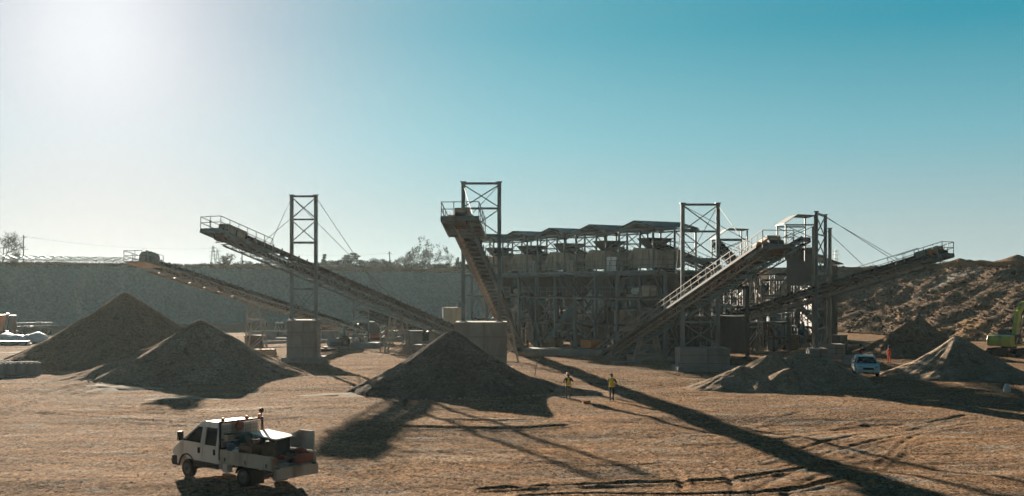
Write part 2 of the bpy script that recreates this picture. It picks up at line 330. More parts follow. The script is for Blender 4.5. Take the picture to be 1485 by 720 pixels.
# ------------------------------------------------------------------ the pit floor
def seg_dist(X, Y, pts):
    best = np.full(X.shape, 1e9)
    for (a, b) in zip(pts[:-1], pts[1:]):
        d = b-a; l2 = max(d[0]**2+d[1]**2, 1e-9)
        t = np.clip(((X-a[0])*d[0]+(Y-a[1])*d[1])/l2, 0, 1)
        best = np.minimum(best, np.hypot(X-a[0]-t*d[0], Y-a[1]-t*d[1]))
    return best
def smooth_line(pp, n=10):
    pts = [np.array(p, float) for p in pp]; out = []
    pts = [2*pts[0]-pts[1]] + pts + [2*pts[-1]-pts[-2]]
    for i in range(1, len(pts)-2):
        p0,p1,p2,p3 = pts[i-1:i+3]
        for k in range(n):
            t = k/n; out.append(.5*((2*p1)+(-p0+p2)*t+(2*p0-5*p1+4*p2-p3)*t*t+(-p0+3*p1-3*p2+p3)*t**3))
    out.append(pts[-2]); return out
RUTS = [([(1485,645),(1390,628),(1290,640),(1180,672),(1110,705),(1090,722)], .13,.035), ([(1485,656),(1400,637),(1310,650),(1215,682),(1150,712),(1140,722)], .13,.035), ([(700,640),(820,645),(940,640),(1060,622),(1160,600)], .13,.03), ([(470,690),(560,680),(680,684),(790,700),(850,716)], .13,.035),
 ([(700,708),(860,701),(990,700),(1080,694),(1160,679),(1200,668)], .16, .17), ([(760,722),(860,718),(1010,719),(1130,715),(1210,701),(1262,688)], .16, .18),
 ([(1245,690),(1290,660),(1312,640),(1350,624),(1420,614)], .10, .06), ([(975,640),(1020,660),(1055,690),(1066,714)], .13,.08), ([(900,640),(960,668),(985,690),(990,715)], .13,.08),
 ([(1400,604),(1320,616),(1200,640),(1100,668)], .12,.07), ([(1420,612),(1335,625),(1220,650),(1130,676)], .12,.07),
 ([(540,605),(640,609),(720,611),(800,607)], .22,.10), ([(555,619),(640,620),(740,621),(820,617)], .26,.13), ([(0,592),(60,571),(110,560),(200,546),(260,541)], .3,.15), ([(0,605),(70,578),(130,565),(230,551)], .3,.12),
 ([(0,577),(40,565),(90,552),(150,544)], .25,.12), ([(90,585),(180,592),(300,598),(420,592)], .3,.08), ([(60,600),(170,607),(300,612),(430,606)], .3,.08),
 ([(640,655),(760,668),(860,676),(960,672)], .16,.07), ([(600,690),(720,700),(800,705)], .2,.06), ([(820,600),(900,622),(1000,632),(1120,626),(1240,612)], .2,.07), ([(830,612),(900,634),(1000,645),(1110,640),(1230,625)], .2,.07),
 ([(560,660),(650,672),(760,690),(840,712)], .14,.06), ([(470,680),(560,700),(640,722)], .2,.07)]
def axis(segs):
    out = [segs[0][0]]
    for a, b, s0, s1 in segs:
        x = a
        while x < b-1e-6:
            t = (x-a)/(b-a); x = min(b, x + s0+(s1-s0)*t); out.append(x)
    return np.array(out)
xs_ = axis([(0,26,.11,.14),(26,60,.16,.6),(60,140,.7,5),(140,1500,8,200)])
xs = np.concatenate([-xs_[:0:-1], xs_])
ys = axis([(-900,0,200,40),(0,34,10,.5),(34,62,.13,.2),(62,92,.2,.38),(92,140,.4,1.0),(140,300,1.5,6),(300,1900,15,220)])
X, Y = np.meshgrid(xs, ys)
near = np.clip((170-np.abs(Y-60))/60, 0, 1)*np.clip((140-np.abs(X))/50, 0, 1)
def ground_h(X, Y):
    h = .26*fbm(X/16, Y/6, 3, 3) + .040*fbm(X/3.0, Y/1.3, 3, 8) + .026*fbm(X/.7, Y/.5, 3, 15)
    st = np.clip(vn(X/9+3, Y/5, 21)*3, 0, 1); h = h - .10*st*np.abs(fbm(X/4.0, Y/.5, 2, 30))
    for (pts, wd, dp) in RUTS:
        q = smooth_line([G(*p)[:2] for p in pts], 8)
        x0,x1 = min(p[0] for p in q)-3, max(p[0] for p in q)+3; y0,y1 = min(p[1] for p in q)-3, max(p[1] for p in q)+3
        mk = (X>x0)&(X<x1)&(Y>y0)&(Y<y1)
        if not mk.any(): continue
        d = seg_dist(X[mk], Y[mk], q); wob = 1+.2*vn(X[mk]/.9, Y[mk]/.9, 40); wd = max(wd, .13)
        h[mk] *= 1-.5*np.exp(-(d/(wd*2.5))**2)
        h[mk] += .62*dp*wob*(-np.exp(-(d/wd)**2) + .7*np.exp(-((d-2.1*wd)/(wd*.8))**2))
    return h
Hn = np.zeros_like(X); sel = near > 0
Hn[sel] = ground_h(X[sel], Y[sel])*near[sel]
Hn -= .02; Hn[Hn > .16] = .16 + (Hn[Hn > .16]-.16)*.3
tag(grid_obj('pit_floor', X, Y, Hn, M['ground']), 'brown gravel floor of the quarry crossed by tyre ruts', 'ground', None, 'structure')
def gz(x, y): return float(ground_h(np.array([[x]]), np.array([[y]]))[0,0]) - .02

# loose stones near the camera
def rock(n):
    bm = bmesh.new(); bmesh.ops.create_icosphere(bm, subdivisions=1, radius=1)
    r = np.random.default_rng(n)
    for v in bm.verts: v.co *= .7+.5*r.random(); v.co.z *= .62
    vs = np.array([v.co[:] for v in bm.verts]); fs = np.array([[v.index for v in f.verts] for f in bm.faces]); bm.free(); return vs, fs
def scatter(name, n, place, size, m, label, cat):
    pro = [rock(i) for i in range(5)]; vs = []; fs = []; o = 0
    for i in range(n):
        x, y, z = place(); s = size()
        pv_, pf = pro[i%5]; a = RNG.random()*6.28; c, sn = math.cos(a), math.sin(a)
        q = pv_*s; q = np.stack([q[:,0]*c-q[:,1]*sn+x, q[:,0]*sn+q[:,1]*c+y, q[:,2]+z], -1)
        vs.append(q); fs.append(pf+o); o += len(pv_)
    me = bpy.data.meshes.new(name); me.from_pydata(np.concatenate(vs).tolist(), [], np.concatenate(fs).tolist()); me.materials.append(m)
    ob = bpy.data.objects.new(name, me); COL.objects.link(ob); return tag(ob, label, cat, None, 'stuff')
NS = 12000; sy = 36+ (RNG.random(NS)**1.7)*55; sx = (RNG.random(NS)-.5)*1.06*1485/F*sy
sz = ground_h(sx.reshape(1,-1), sy.reshape(1,-1))[0]-.02; it = iter(zip(sx, sy, sz))
M['stones'] = gravel_mat('loose_stones', [(.3,(.30,.25,.20)),(.5,(.50,.42,.34)),(.7,(.70,.62,.52))], 2.2, .3, .01, 20)
scatter('loose_stones', NS, lambda: next(it), lambda: .010+.045*RNG.random()**9 + .018*RNG.random(), M['stones'], 'scattered pale stones lying on the gravel in front', 'stones')

# ------------------------------------------------------------------ quarry sides and the plain above
BASE = smooth_line([(-260,20),(-190,120),(-140,178),(-96.6,206),(-63,229),(-21,243),(10,246),(36,236),(49,202),(58,174),(67,150),(74,128),(84,95),(105,40),(140,-60)], 26)
bp_ = np.array(BASE)
seg = np.hypot(*np.diff(bp_, axis=0).T); S = np.concatenate([[0], np.cumsum(seg)])
s_new = np.arange(0, S[-1], .8); bx = np.interp(s_new, S, bp_[:,0]); by = np.interp(s_new, S, bp_[:,1])
tx, ty = np.gradient(bx), np.gradient(by); ln = np.hypot(tx, ty); nx_, ny_ = -ty/ln, tx/ln     # outward (left of travel: pit lies to the right)
k = 31; ker = np.ones(k)/k
nx_ = np.convolve(np.pad(nx_, k//2, 'edge'), ker, 'valid'); ny_ = np.convolve(np.pad(ny_, k//2, 'edge'), ker, 'valid')
px_of = CX+bx/np.maximum(by,1)*F
right = np.clip((px_of-1080)/140, 0, 1)*(bx > 20)*1.0; right[by < 20] = 1.0*(bx[by < 20] > 0)
ero = np.clip((px_of-560)/60, 0, 1)*np.clip((760-px_of)/60, 0, 1)
rim = np.where(px_of < 620, 12.0 - np.clip((px_of-250)/350,0,1)*.7, 11.3); rim = np.where(right > .5, 11.2, rim)
rim = np.convolve(np.pad(rim, k//2, 'edge'), ker, 'valid')
run = 5.5 + right*13 + ero*7
prof = np.concatenate([np.linspace(-.06,1,44), [1.05,1.12,1.22,1.4,1.7,2.2]]); far = np.array([30,60,120,300,700,1150.])
rows = []
for t in prof:
    d = run*t; zz = rim*np.clip(t,-.1,1)
    if t > 1: zz = rim + 0*t
    jag = np.clip(min(t+.06,.3)*4,0,1)*np.clip((1.5-t)*2,0,1)
    tt = t*run*1.1; n1 = fbm(s_new/4.2, tt/3.6, 4, 51, .6); n2 = fbm(s_new/1.3, tt/1.3, 3, 61, .65)
    gul = -np.abs(fbm(s_new/7.5, tt/17, 3, 77))*1.6+.45; ft = np.clip(1-t*2.2,0,1)
    off = jag*((.22+right*1.25+ero*.6)*n1*1.2 + (.08+right*.75+ero*.25)*n2 + (right*.9+ero*1.2)*gul + right*ft*.9*fbm(s_new/2.5, tt/2, 3, 83))
    zz = zz + jag*(right*.55+ero*.4)*fbm(s_new/1.9, tt/1.7, 3, 91)*.8 + (t > .94)*(.22*fbm(s_new/4, 0*s_new+t*2, 3, 95))
    rows.append((bx+nx_*(d-off), by+ny_*(d-off), np.where(t < 0, -1.0+0*zz, zz)))
lx, ly, lz = rows[-1]
cenx, ceny = -30, 60; rx, ry = lx-cenx, ly-ceny; rl = np.hypot(rx, ry)
for f in far: rows.append((lx+rx/rl*f, ly+ry/rl*f, rim*0 + 11.3 + .5*fbm(lx/40+f, ly/40, 2, 5)))
QX = np.array([r[0] for r in rows]); QY = np.array([r[1] for r in rows]); QZ = np.array([r[2] for r in rows])
QX, QY, QZ = QX[:, ::-1], QY[:, ::-1], QZ[:, ::-1]
QX, QY, QZ = QX[:, ::-1], QY[:, ::-1], QZ[:, ::-1]
sp_ = int(np.where((px_of > 1030) & (bx > 20))[0][0])
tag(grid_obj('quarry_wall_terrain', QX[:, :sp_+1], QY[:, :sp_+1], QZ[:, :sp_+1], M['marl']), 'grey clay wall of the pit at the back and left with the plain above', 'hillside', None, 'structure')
tag(grid_obj('quarry_slope', QX[:, sp_:], QY[:, sp_:], QZ[:, sp_:], M['slope']), 'rough brown earth slope of the pit at the right', 'hillside', None, 'structure')
# boulders and clods on the right-hand slope
ids = np.where((right > .4) & (by > 120) & (by < 215))[0]
def slope_pt():
    i = ids[RNG.integers(len(ids))]; r = RNG.integers(2, 44); return rows[r][0][i], rows[r][1][i], rows[r][2][i]
scatter('slope_rubble', 24000, slope_pt, lambda: .04+.09*RNG.random()+.3*RNG.random()**12, M['slope'], 'rubble and clods lying on the right slope', 'rubble')

# ------------------------------------------------------------------ gravel piles
def pile(name, label, cones, m, s=.16, seed=1, rough=1.0, z0=0, group='gravel and sand piles', cat='gravel pile', k=.25, gul=1.0, tip_k=.11):
    x0 = min(c[0]-c[3]*1.25 for c in cones); x1 = max(c[0]+c[3]*1.25 for c in cones)
    y0 = min(c[1]-c[3]*1.25 for c in cones); y1 = max(c[1]+c[3]*1.25 for c in cones)
    X, Y = np.meshgrid(np.arange(x0, x1, s), np.arange(y0, y1, s)); H = np.full(X.shape, -5.0)
    for (cx, cy, h, r) in cones:
        dx, dy = X-cx, Y-cy; d = np.hypot(dx, dy); th = np.arctan2(dy, dx)
        rr = r*(1+.05*rough*fbm(th*1.3+5, th*0+seed, 2, seed)+.02*rough*vn(th*9, th*0, seed+3))
        u = d/rr; prf = h*(1-u) - .10*h*np.sin(np.clip(u,0,1)*math.pi)*.9
        tip = tip_k*math.sqrt(h); prf = h - np.sqrt((h-prf)**2+tip**2) + tip*.25
        g = fbm(th*5+seed, d*.12, 3, seed+9); prf = prf + gul*(.24*g + .20*np.clip(fbm(th*2.2+seed*3, d*.05, 2, seed+40)*2,-1,.6))*np.clip(u*3,0,1)*np.clip((1.15-u)*4,0,1)*h/4
        H = np.where(np.abs(H-prf) < k, np.maximum(H,prf)+(k-np.abs(H-prf))**2/(4*k), np.maximum(H, prf))
    H = H + .10*rough*fbm(X/1.3, Y/1.3, 3, seed+20) + .025*fbm(X/.35, Y/.35, 2, seed+31)
    o = grid_obj(name, X, Y, H+z0, m, keep=(H > -.35), loc=(cones[0][0], cones[0][1], z0))
    return tag(o, label, cat, group)
def C(px, D, apy, r, dz=0):
    p = GD(px, D); return (p.x, p.y, CH+(HY-apy)/F*D - dz, r)
a1 = C(182,110,421,11.6); p1 = pile('gravel_pile', 'tall brown gravel pile beside the studded concrete blocks at the left', [a1, (a1[0]-3.2,a1[1]-2.5,a1[2]-2.6,8.3)], M['pile_brown'], .2, 2)
a2 = C(290,93,461,8.9); pile('gravel_pile', 'grey brown gravel pile in front of the portal tower', [a2, (a2[0]-4.4,a2[1]-.5,2.5,5.8), (a2[0]-6.9,a2[1]-1.6,1.35,4.2), (a2[0]+4.5,a2[1]-1.0,1.9,5.0)], M['pile_grey'], .16, 3)
a3 = C(657,81,476,7.3); pile('gravel_pile', 'dark grey gravel pile in the middle below the steep conveyor head', [a3], M['pile_dark'], .13, 4)
b = lambda px, D, h, r: (*GD(px,D)[:2], h, r)
pile('sand_pile', 'low lumpy tan sand pile with several humps beside the white car', [b(1120,85.5,2.6,4.4), b(1165,85.8,2.75,4.4), b(1200,84.8,2.2,3.7), b(1076,84,1.7,3.2), b(1049,83,1.0,2.4), b(1143,81.6,1.75,2.8), b(1224,82.6,1.45,2.3), b(1100,81.6,.9,2.1)], M['pile_tan'], .12, 5, 1.5, tip_k=.27, cat='sand pile', k=.3)
pile('gravel_pile', 'dark gravel pile at the foot of the earth slope behind the worker', [b(1330,123,4.5,6.9), b(1290,121,2.3,5.0)], M['pile_grey'], .17, 6)
pile('sand_pile', 'tan conical sand pile in front of the green excavator', [b(1388,94,3.5,5.9), b(1418,95,2.0,4.2)], M['pile_tan'], .14, 7, cat='sand pile')
for i, (px, D, h, r, lab) in enumerate([(1392,192,1.7,5,'small earth mound on the rim just right of the conveyor head'), (1424,196,1.5,8,'long flat earth mound in the middle of the right rim'), (1475,186,2.1,6.5,'tallest earth mound on the rim at the right edge')]):
    p = GD(px, D); pile('earth_mound', lab, [(p.x,p.y,h,r),(p.x+r*.5,p.y+2,h*.9,r*.8)], M['slope'], .35, 20+i, 1.5, z0=11.0, group='earth mounds on the rim', cat='earth mound')
# coarse stones rolled to the toes of the piles
TOES = [(a1[0],a1[1],11.2), (a2[0],a2[1],8.7), (a2[0]-5,a2[1]-.6,5.2), (a3[0],a3[1],7.2), *[(q[0],q[1],r_) for q, r_ in ((GD(1388,94),5.7),(GD(1330,123),6.6),(GD(1122,85.5),4.3),(GD(1165,85.8),4.4),(GD(1198,84.6),3.8))]]
tq = np.array(TOES)[RNG.integers(len(TOES), size=2600)]; ta = -RNG.random(2600)*math.pi; tr_ = tq[:,2]*(1+np.abs(RNG.normal(size=2600))*.07-.03)
tx_, ty_ = tq[:,0]+tr_*np.cos(ta), tq[:,1]+tr_*np.sin(ta); it2 = iter(zip(tx_, ty_, ground_h(tx_.reshape(1,-1), ty_.reshape(1,-1))[0]-.01))
scatter('toe_stones', 2600, lambda: next(it2), lambda: .03+.05*RNG.random()+.10*RNG.random()**8, M['stones'], 'coarse stones lying along the toes of the piles', 'stones')
# pale dried puddle crusts
def puddle(px, py, a, b_, seed, lab):
    c = G(px, py); n = 40; pts = []
    for i in range(n):
        t = 2*math.pi*i/n; r = 1+.35*math.sin(3*t+seed)+.22*math.sin(5*t+2*seed)+.1*math.sin(9*t+seed)
        pts.append((c.x+a*r*math.cos(t), c.y+b_*r*math.sin(t)))
    vs = [(c.x,c.y,gz(c.x,c.y)+.03)]; fs = []
    for rr in (.5, 1.0):
        for (x, y) in pts: xx, yy = c.x+(x-c.x)*rr, c.y+(y-c.y)*rr; vs.append((xx, yy, gz(xx,yy)+(.03 if rr < 1 else -.03)))
    for i in range(n): j = (i+1)%n; fs += [(0,1+i,1+j), (1+i,1+n+i,1+n+j,1+j)]
    return vs, fs
M['crust'] = gravel_mat('pale_fines', [(.3,(.46,.40,.34)),(.7,(.60,.55,.49))], .8, .15, .02, 10)
for i, (px, py, a, b_, lab) in enumerate([(165,562,2.6,2.2,'crust left of the grey brown pile'), (270,576,3.4,1.5,'crust in front of the grey brown pile'), (500,571,3.0,1.6,'crust left of the dark middle pile'), (60,512,4.5,4.5,'crust beside the white bundles')]):
    vs, fs = puddle(px, py, a, b_, i*1.7+1, lab); mb = MB().add(vs, fs); tag(mb.build('pale_ground', M['crust'], smooth=True), None, 'ground', None, 'structure')
# ------------------------------------------------------------------ conveyors
class Conv:
    def __init__(s, tail, head):
        s.t0, s.h0 = V(tail), V(head); d = s.h0-s.t0; s.L = d.length; s.a = d/s.L
        s.s = s.a.cross(Z).normalized(); s.n = s.s.cross(s.a).normalized()      # s: right of travel
    def at(s, t, q=0, n=0): return s.t0 + s.a*t + s.s*q + s.n*n
def railing(mb, pts, h=1.05, post=1.5, r=.028, up=Z, mid=True):
    for p, q in zip(pts[:-1], pts[1:]):
        p, q = V(p), V(q); L_ = (q-p).length; n = max(1, round(L_/post))
        for lv in ((h, h*.52) if mid else (h,)): mb.bar(p+up*lv, q+up*lv, r*1.8)
        for k in range(n+1): c = p.lerp(q, k/n); mb.bar(c, c+up*h, r*1.7)
def conveyor(label, tail, head, W=1.3, TH=.95, m='steel', m_side=None, walk=0, rail_m='steel_light', step=1.25, platform=None, group='belt conveyors', legs=(), hood=0, gap=.42, idler_m='rust', low_m=None, rail_h=.95, drum=True, cross=True, rail_from=0, walk_m=None, cw=.08, ww=.72, chute=True, lch=.13):
    c = Conv(tail, head); t = thing('belt_conveyor', label, 'conveyor', c.at(0,0,-TH), 0, group)
    hw = W/2; n = max(2, round(c.L/step)); dt = c.L/n
    for sg in (-1, 1):
        mb = MB(); q = sg*hw
        mb.bar(c.at(0,q,-gap), c.at(c.L,q,-gap), .10, .16, c.n); mb.bar(c.at(.3,q,-TH), c.at(c.L-1.2,q,-TH), .10, lch, c.n)
        for k in range(n):
            x0, x1 = .3+k*dt*(c.L-1.5)/c.L, .3+(k+1)*dt*(c.L-1.5)/c.L
            mb.bar(c.at(x0,q,-TH), c.at(x0,q,-gap), .06); mb.bar(c.at(x0,q,-TH if k%2 else -gap), c.at(x1,q,-gap if k%2 else -TH), .055)
        mb.build('side_truss', M[(m_side or {}).get(sg, m)], t)
    if cross:
        mb = MB()
        for k in range(n+1): x = min(.3+k*dt, c.L-.2); mb.bar(c.at(x,-hw,-TH+.02), c.at(x,hw,-TH+.02), cw); mb.bar(c.at(x,-hw,-gap+.0), c.at(x,hw,-gap+.0), .08)
        for k in range(0, n, 2): x = .3+k*dt; mb.bar(c.at(x,-hw,-TH+.05), c.at(min(x+dt*2,c.L-1),hw,-TH+.05), .04)
        mb.build('cross_bracing', M[low_m or m], t)
    bw = hw*.82; mb = MB()
    ring = [(-bw,.16),(-bw*.55,.0),(bw*.55,.0),(bw,.16),(bw,.135),(bw*.55,-.03),(-bw*.55,-.03),(-bw,.135)]
    mb.prism([c.at(0,q,z+.02) for q, z in ring], c.a*c.L); mb.build('belt', M['belt'], t)
    mb = MB(); mb.prism([c.at(.2,q,z) for q, z in ((-bw,-gap-.16),(bw,-gap-.16),(bw,-gap-.13),(-bw,-gap-.13))], c.a*(c.L-.4)); mb.build('return_belt', M['belt'], t)
    if drum:
        for nm_, x in (('tail_drum', 0), ('head_drum', c.L)):
            MB().tube(c.at(x,-bw,-.2), c.at(x,bw,-.2), .23, n=12).build(nm_, M['steel_dark'], t)
    first = None
    for k in range(1, n):
        x = k*dt
        if first is None:
            mb = MB()
            for sg in (-1, 1):
                mb.bar(c.at(x,sg*hw,-gap+.05), c.at(x,sg*hw*.96,.30), .10); mb.bar(c.at(x-.18,sg*hw,-gap+.05), c.at(x,sg*hw*.96,.0), .05); mb.bar(c.at(x+.18,sg*hw,-gap+.05), c.at(x,sg*hw*.96,.0), .05)
                mb.tube(c.at(x,sg*bw*.55,-.09), c.at(x,sg*bw,.07), .06, n=6)
            mb.tube(c.at(x,-bw*.55,-.09), c.at(x,bw*.55,-.09), .06, n=6); mb.bar(c.at(x,-hw,-.2), c.at(x,hw,-.2), .07)
            first = mb.build('idler', M[idler_m], t)
        else:
            o = first.copy(); COL.objects.link(o); o.parent = t; o.location = c.a*(dt*(k-1))
    for sg in ((-1, 1) if walk == 2 else (walk,) if walk else ()):
        mb = MB(); q0, q1 = sg*(hw+.06), sg*(hw+.06+ww)
        mb.prism([c.at(.8,q0,-gap), c.at(.8,q1,-gap), c.at(.8,q1,-gap+.05), c.at(.8,q0,-gap+.05)], c.a*(c.L-1.0))
        for k in range(0, n, 2): mb.bar(c.at(.8+k*dt,q0,-gap-.06), c.at(.8+k*dt,q1,-gap-.06), .06); mb.bar(c.at(.8+k*dt,q0,-TH), c.at(.8+k*dt,q1,-gap-.06), .05)
        mb.bar(c.at(.8,q1,-gap), c.at(c.L-.2,q1,-gap), .05, .2, c.n); mb.build('walkway', M['steel_dark' if walk_m is None else walk_m], t)
        mb = MB(); railing(mb, [c.at(.8+rail_from*c.L,q1,-gap+.05), c.at(c.L-1.5,q1,-gap+.05)], rail_h, 1.6, up=c.n); mb.build('handrail', M[rail_m], t)
    if platform:
        l0, pw, fwd = platform                       # length back from head, half width, forward overhang
        q = c.at(c.L+fwd,0,-.5); b0 = c.at(c.L-l0,0,-.5)
        d = MB(); d.prism([c.at(c.L-l0,-pw,-.62), c.at(c.L-l0,pw,-.62), c.at(c.L-l0,pw,-.5), c.at(c.L-l0,-pw,-.5)], c.a*(l0+fwd))
        for k in range(5):
            x = c.L-l0+(l0+fwd)*k/4; d.bar(c.at(x,-pw,-.7), c.at(x,pw,-.7), .09, .16)
        for sg in (-1,-.45,.45,1): d.bar(c.at(c.L-l0,sg*pw,-.72), c.at(c.L+fwd,sg*pw,-.72), .10, .2)
        d.bar(c.at(c.L+fwd,-pw-.05,-.58), c.at(c.L+fwd,pw+.05,-.58), .06, .3, c.n)
        pf = d.build('head_platform', M[m], t)
        r = MB(); e = -.48
        railing(r, [c.at(c.L-l0,-pw,e), c.at(c.L+fwd,-pw,e), c.at(c.L+fwd,pw,e), c.at(c.L-l0,pw,e)], 1.1, 1.1, .03)
        ro = r.build('railing', M['steel'], t); 
        h = MB(); h.box(c.at(c.L-1.0,0,.15), (.1,.1,.1)); 
        hb = MB(); hb.prism([c.at(c.L-2.6,-.55,-.3), c.at(c.L-2.6,.55,-.3), c.at(c.L-2.6,.55,.45), c.at(c.L-2.6,-.55,.45)], c.a*2.5); hb.build('belt_hood', M['cream'], t, bevel=.03)
        mo = MB(); mo.tube(c.at(c.L-.6,hw*.9,-.15), c.at(c.L-.6,hw*.9+.55,-.15), .2, n=10); mo.box(c.at(c.L-.6,hw*.9,.05), (.3,.3,.2)); mo.build('drive_motor', M['orange'], t)
        ch = MB(); chute and ch.prism([c.at(c.L+.35,-.5,-.35), c.at(c.L+.35,.5,-.35), c.at(c.L+.35,.38,-1.2), c.at(c.L+.35,-.38,-1.2)], -c.a*.6); chute and ch.build('discharge_chute', M['rust'], t)
    if hood:
        h = MB(); h.prism([c.at(c.L-hood,-hw*1.02,-.3), c.at(c.L-hood,hw*1.02,-.3), c.at(c.L-hood,hw*1.02,.45), c.at(c.L-hood,hw*.6,.85), c.at(c.L-hood,-hw*.6,.85), c.at(c.L-hood,-hw*1.02,.45)], c.a*(hood+.35)); h.build('head_hood', M['steel_light'], t, bevel=.03)
        p = MB(); p.prism([c.at(c.L-1,-hw-.7,-.62), c.at(c.L-1,hw+.7,-.62), c.at(c.L-1,hw+.7,-.52), c.at(c.L-1,-hw-.7,-.52)], c.a*2.6); p.build('head_platform', M['steel_light'], t)
        r = MB(); railing(r, [c.at(c.L-.9,-hw-.7,-.5), c.at(c.L+1.6,-hw-.7,-.5), c.at(c.L+1.6,hw+.7,-.5), c.at(c.L-.9,hw+.7,-.5)], 1.05, 1.2, .03); r.build('railing', M['steel'], t)
    for (f, spread, lean) in legs:
        mb = MB(); x = f*c.L; top = [c.at(x,-hw,-TH), c.at(x,hw,-TH)]; g = [V((p.x,p.y,0)) + c.s*(sg*spread) + V((c.a.x,c.a.y,0))*lean for p, sg in zip(top, (-1,1))]
        x2 = x + 1.1; top2 = [c.at(x2,-hw,-TH), c.at(x2,hw,-TH)]; g2 = [q + V((c.a.x,c.a.y,0)).normalized()*(.55) for q in g]
        for a_, b_ in zip(top+top2, g+g2): mb.bar(a_, b_, .13)
        for A_, B_ in ((top,g),(top2,g2)):
            k = 3
            for i in range(k):
                p0, p1 = A_[0].lerp(B_[0], i/k), A_[1].lerp(B_[1], i/k); q0, q1 = A_[0].lerp(B_[0], (i+1)/k), A_[1].lerp(B_[1], (i+1)/k)
                mb.bar(p0, q1, .07); mb.bar(q0, q1, .08)
        for i in range(4):
            for j in (0, 1):
                p0, q1 = top[j].lerp(g[j], i/4), top2[j].lerp(g2[j], (i+1)/4); mb.bar(p0, q1, .06)
        mb.build('trestle_leg', M['steel_light'], t)
    return t, c
def block(label, cx, cy, sx, sy, h, rz, foot=(.5,.5,.5), name='concrete_block', m='concrete', group='concrete tower foundations'):
    t = thing(name, label, 'foundation', (cx,cy,0), rz, group)
    b = MB().box((0,0,h/2-.1), (sx,sy,h+.2)); b.build('plinth', M[m], t, world=False, bevel=.04)
    g = MB()
    for k in (-1, 1): g.box((k*sx*.0+sx*.06,-sy/2-.004,h*.5), (.035,.02,h*.97)); 
    for z in (h*.36, h*.72): g.box((0,-sy/2-.004,z), (sx*.99,.02,.03)); g.box((sx/2+.004,0,z), (.02,sy*.99,.03)); g.box((-sx/2-.004,0,z), (.02,sy*.99,.03))
    g.build('formwork_joint', M['steel_dark'], t, world=False)
    MB().box((foot[0]*.2,-.2,foot[2]/2-.15), (sx+2*foot[0],sy+2*foot[1],foot[2]+.3)).build('footing', M[m], t, world=False, bevel=.05)
    return t
def tower(label, cx, cy, s, wid, z0, top, beams, xs, pw=.33, m='steel', cables=(), group='portal towers', lower_m=None, cap=True):
    t = thing('portal_tower', label, 'tower', (cx,cy,z0), 0, group); s = V(s).normalized(); c = V((cx,cy,0)); f = Z.cross(s)
    A, B = c - s*wid/2, c + s*wid/2
    for P0 in (A, B):
        mb = MB()
        for k in (-1, 1): mb.bar(P0+f*(k*pw*.42)+Z*z0, P0+f*(k*pw*.42)+Z*top, pw, .05, f)
        mb.bar(P0+Z*z0, P0+Z*top, .05, pw*.84, f); mb.box(P0+Z*(z0+.04), (pw*1.9,pw*1.9,.08), Matrix.Rotation(math.atan2(s.y,s.x),3,'Z'))
        if cap: mb.box(P0+Z*(top+.03), (pw*1.5,pw*1.5,.08), Matrix.Rotation(math.atan2(s.y,s.x),3,'Z'))
        mb.build('post', M[m], t)
    for z, h in beams: MB().bar(A+Z*z, B+Z*z, .16, h, Z).build('crossbeam', M[m], t)
    for z1, z2 in xs:
        mb = MB(); mb.bar(A+Z*z1, B+Z*z2, .09, .09); mb.bar(B+Z*z1+f*.1, A+Z*z2+f*.1, .09, .09); mb.build('cross_brace', M[m], t)
    for (k, z, q) in cables: MB().tube((A if k < 0 else B)+Z*z, q, .028, n=5).build('stay_cable', M['cable'], t)
    return A, B
up = lambda px, py, D: P(px, py, D)
# --- left conveyor under the left tower
t_, c1 = conveyor('long dark conveyor climbing left through the tower on the tall concrete block', P(668,480,134), P(322,331,100), 1.35, 1.3, 'steel', gap=.58, ww=.2, walk=1, rail_m='steel', platform=(5.6,1.25,1.3), legs=((.30,1.0,.3),), rail_h=.75)
dx = V((c1.a.x,c1.a.y,0)).normalized(); sR = V((dx.y,-dx.x,0))
tp = [c1.at(c1.L*f) for f in np.linspace(.5,.9,81)]; tt = min(tp, key=lambda p: abs(CX+p.x/p.y*F-440))
rzL = math.atan2(sR.y, sR.x)
block('tallest concrete foundation, square and grey, behind the grey brown gravel pile', tt.x, tt.y, 2.9, 2.6, 4.25, 0, (.5,.5,.6))
k1 = c1.at(c1.L-5.8)
tower('portal tower on the tallest concrete block at the left', tt.x, tt.y, (1,0,0), 2.4, 4.25, 16.6, [(16.5,.2),(14.2,.16),(11.9,.22),(7.3,.2)], [(14.3,16.4),(12.0,14.1),(4.5,7.2)], .33,
      cables=[(-1,16.4,c1.at(c1.L-5.6,-.7)),(1,16.4,c1.at(c1.L-5.6,.7)),(-1,16.4,c1.at(c1.L*.36,-.7)),(1,16.4,c1.at(c1.L*.36,.7))])
# --- lower left conveyor over the brown pile
t_, c2 = conveyor('pale lower conveyor climbing left above the tall brown gravel pile', P(532,480,150), P(213,377,112), 1.5, .95, 'steel_light', lch=.2, legs=((.56,.6,.2),), hood=1.0, gap=.35, idler_m='steel_dark', cross=True)
# --- little transfer conveyor behind
t_, c3 = conveyor('short dark conveyor between the two left conveyors, low over the concrete barriers', P(645,492,150), P(527,449,141), 1.2, .8, 'steel_dark', legs=((.35,.4,.1),(.68,.4,.1)))
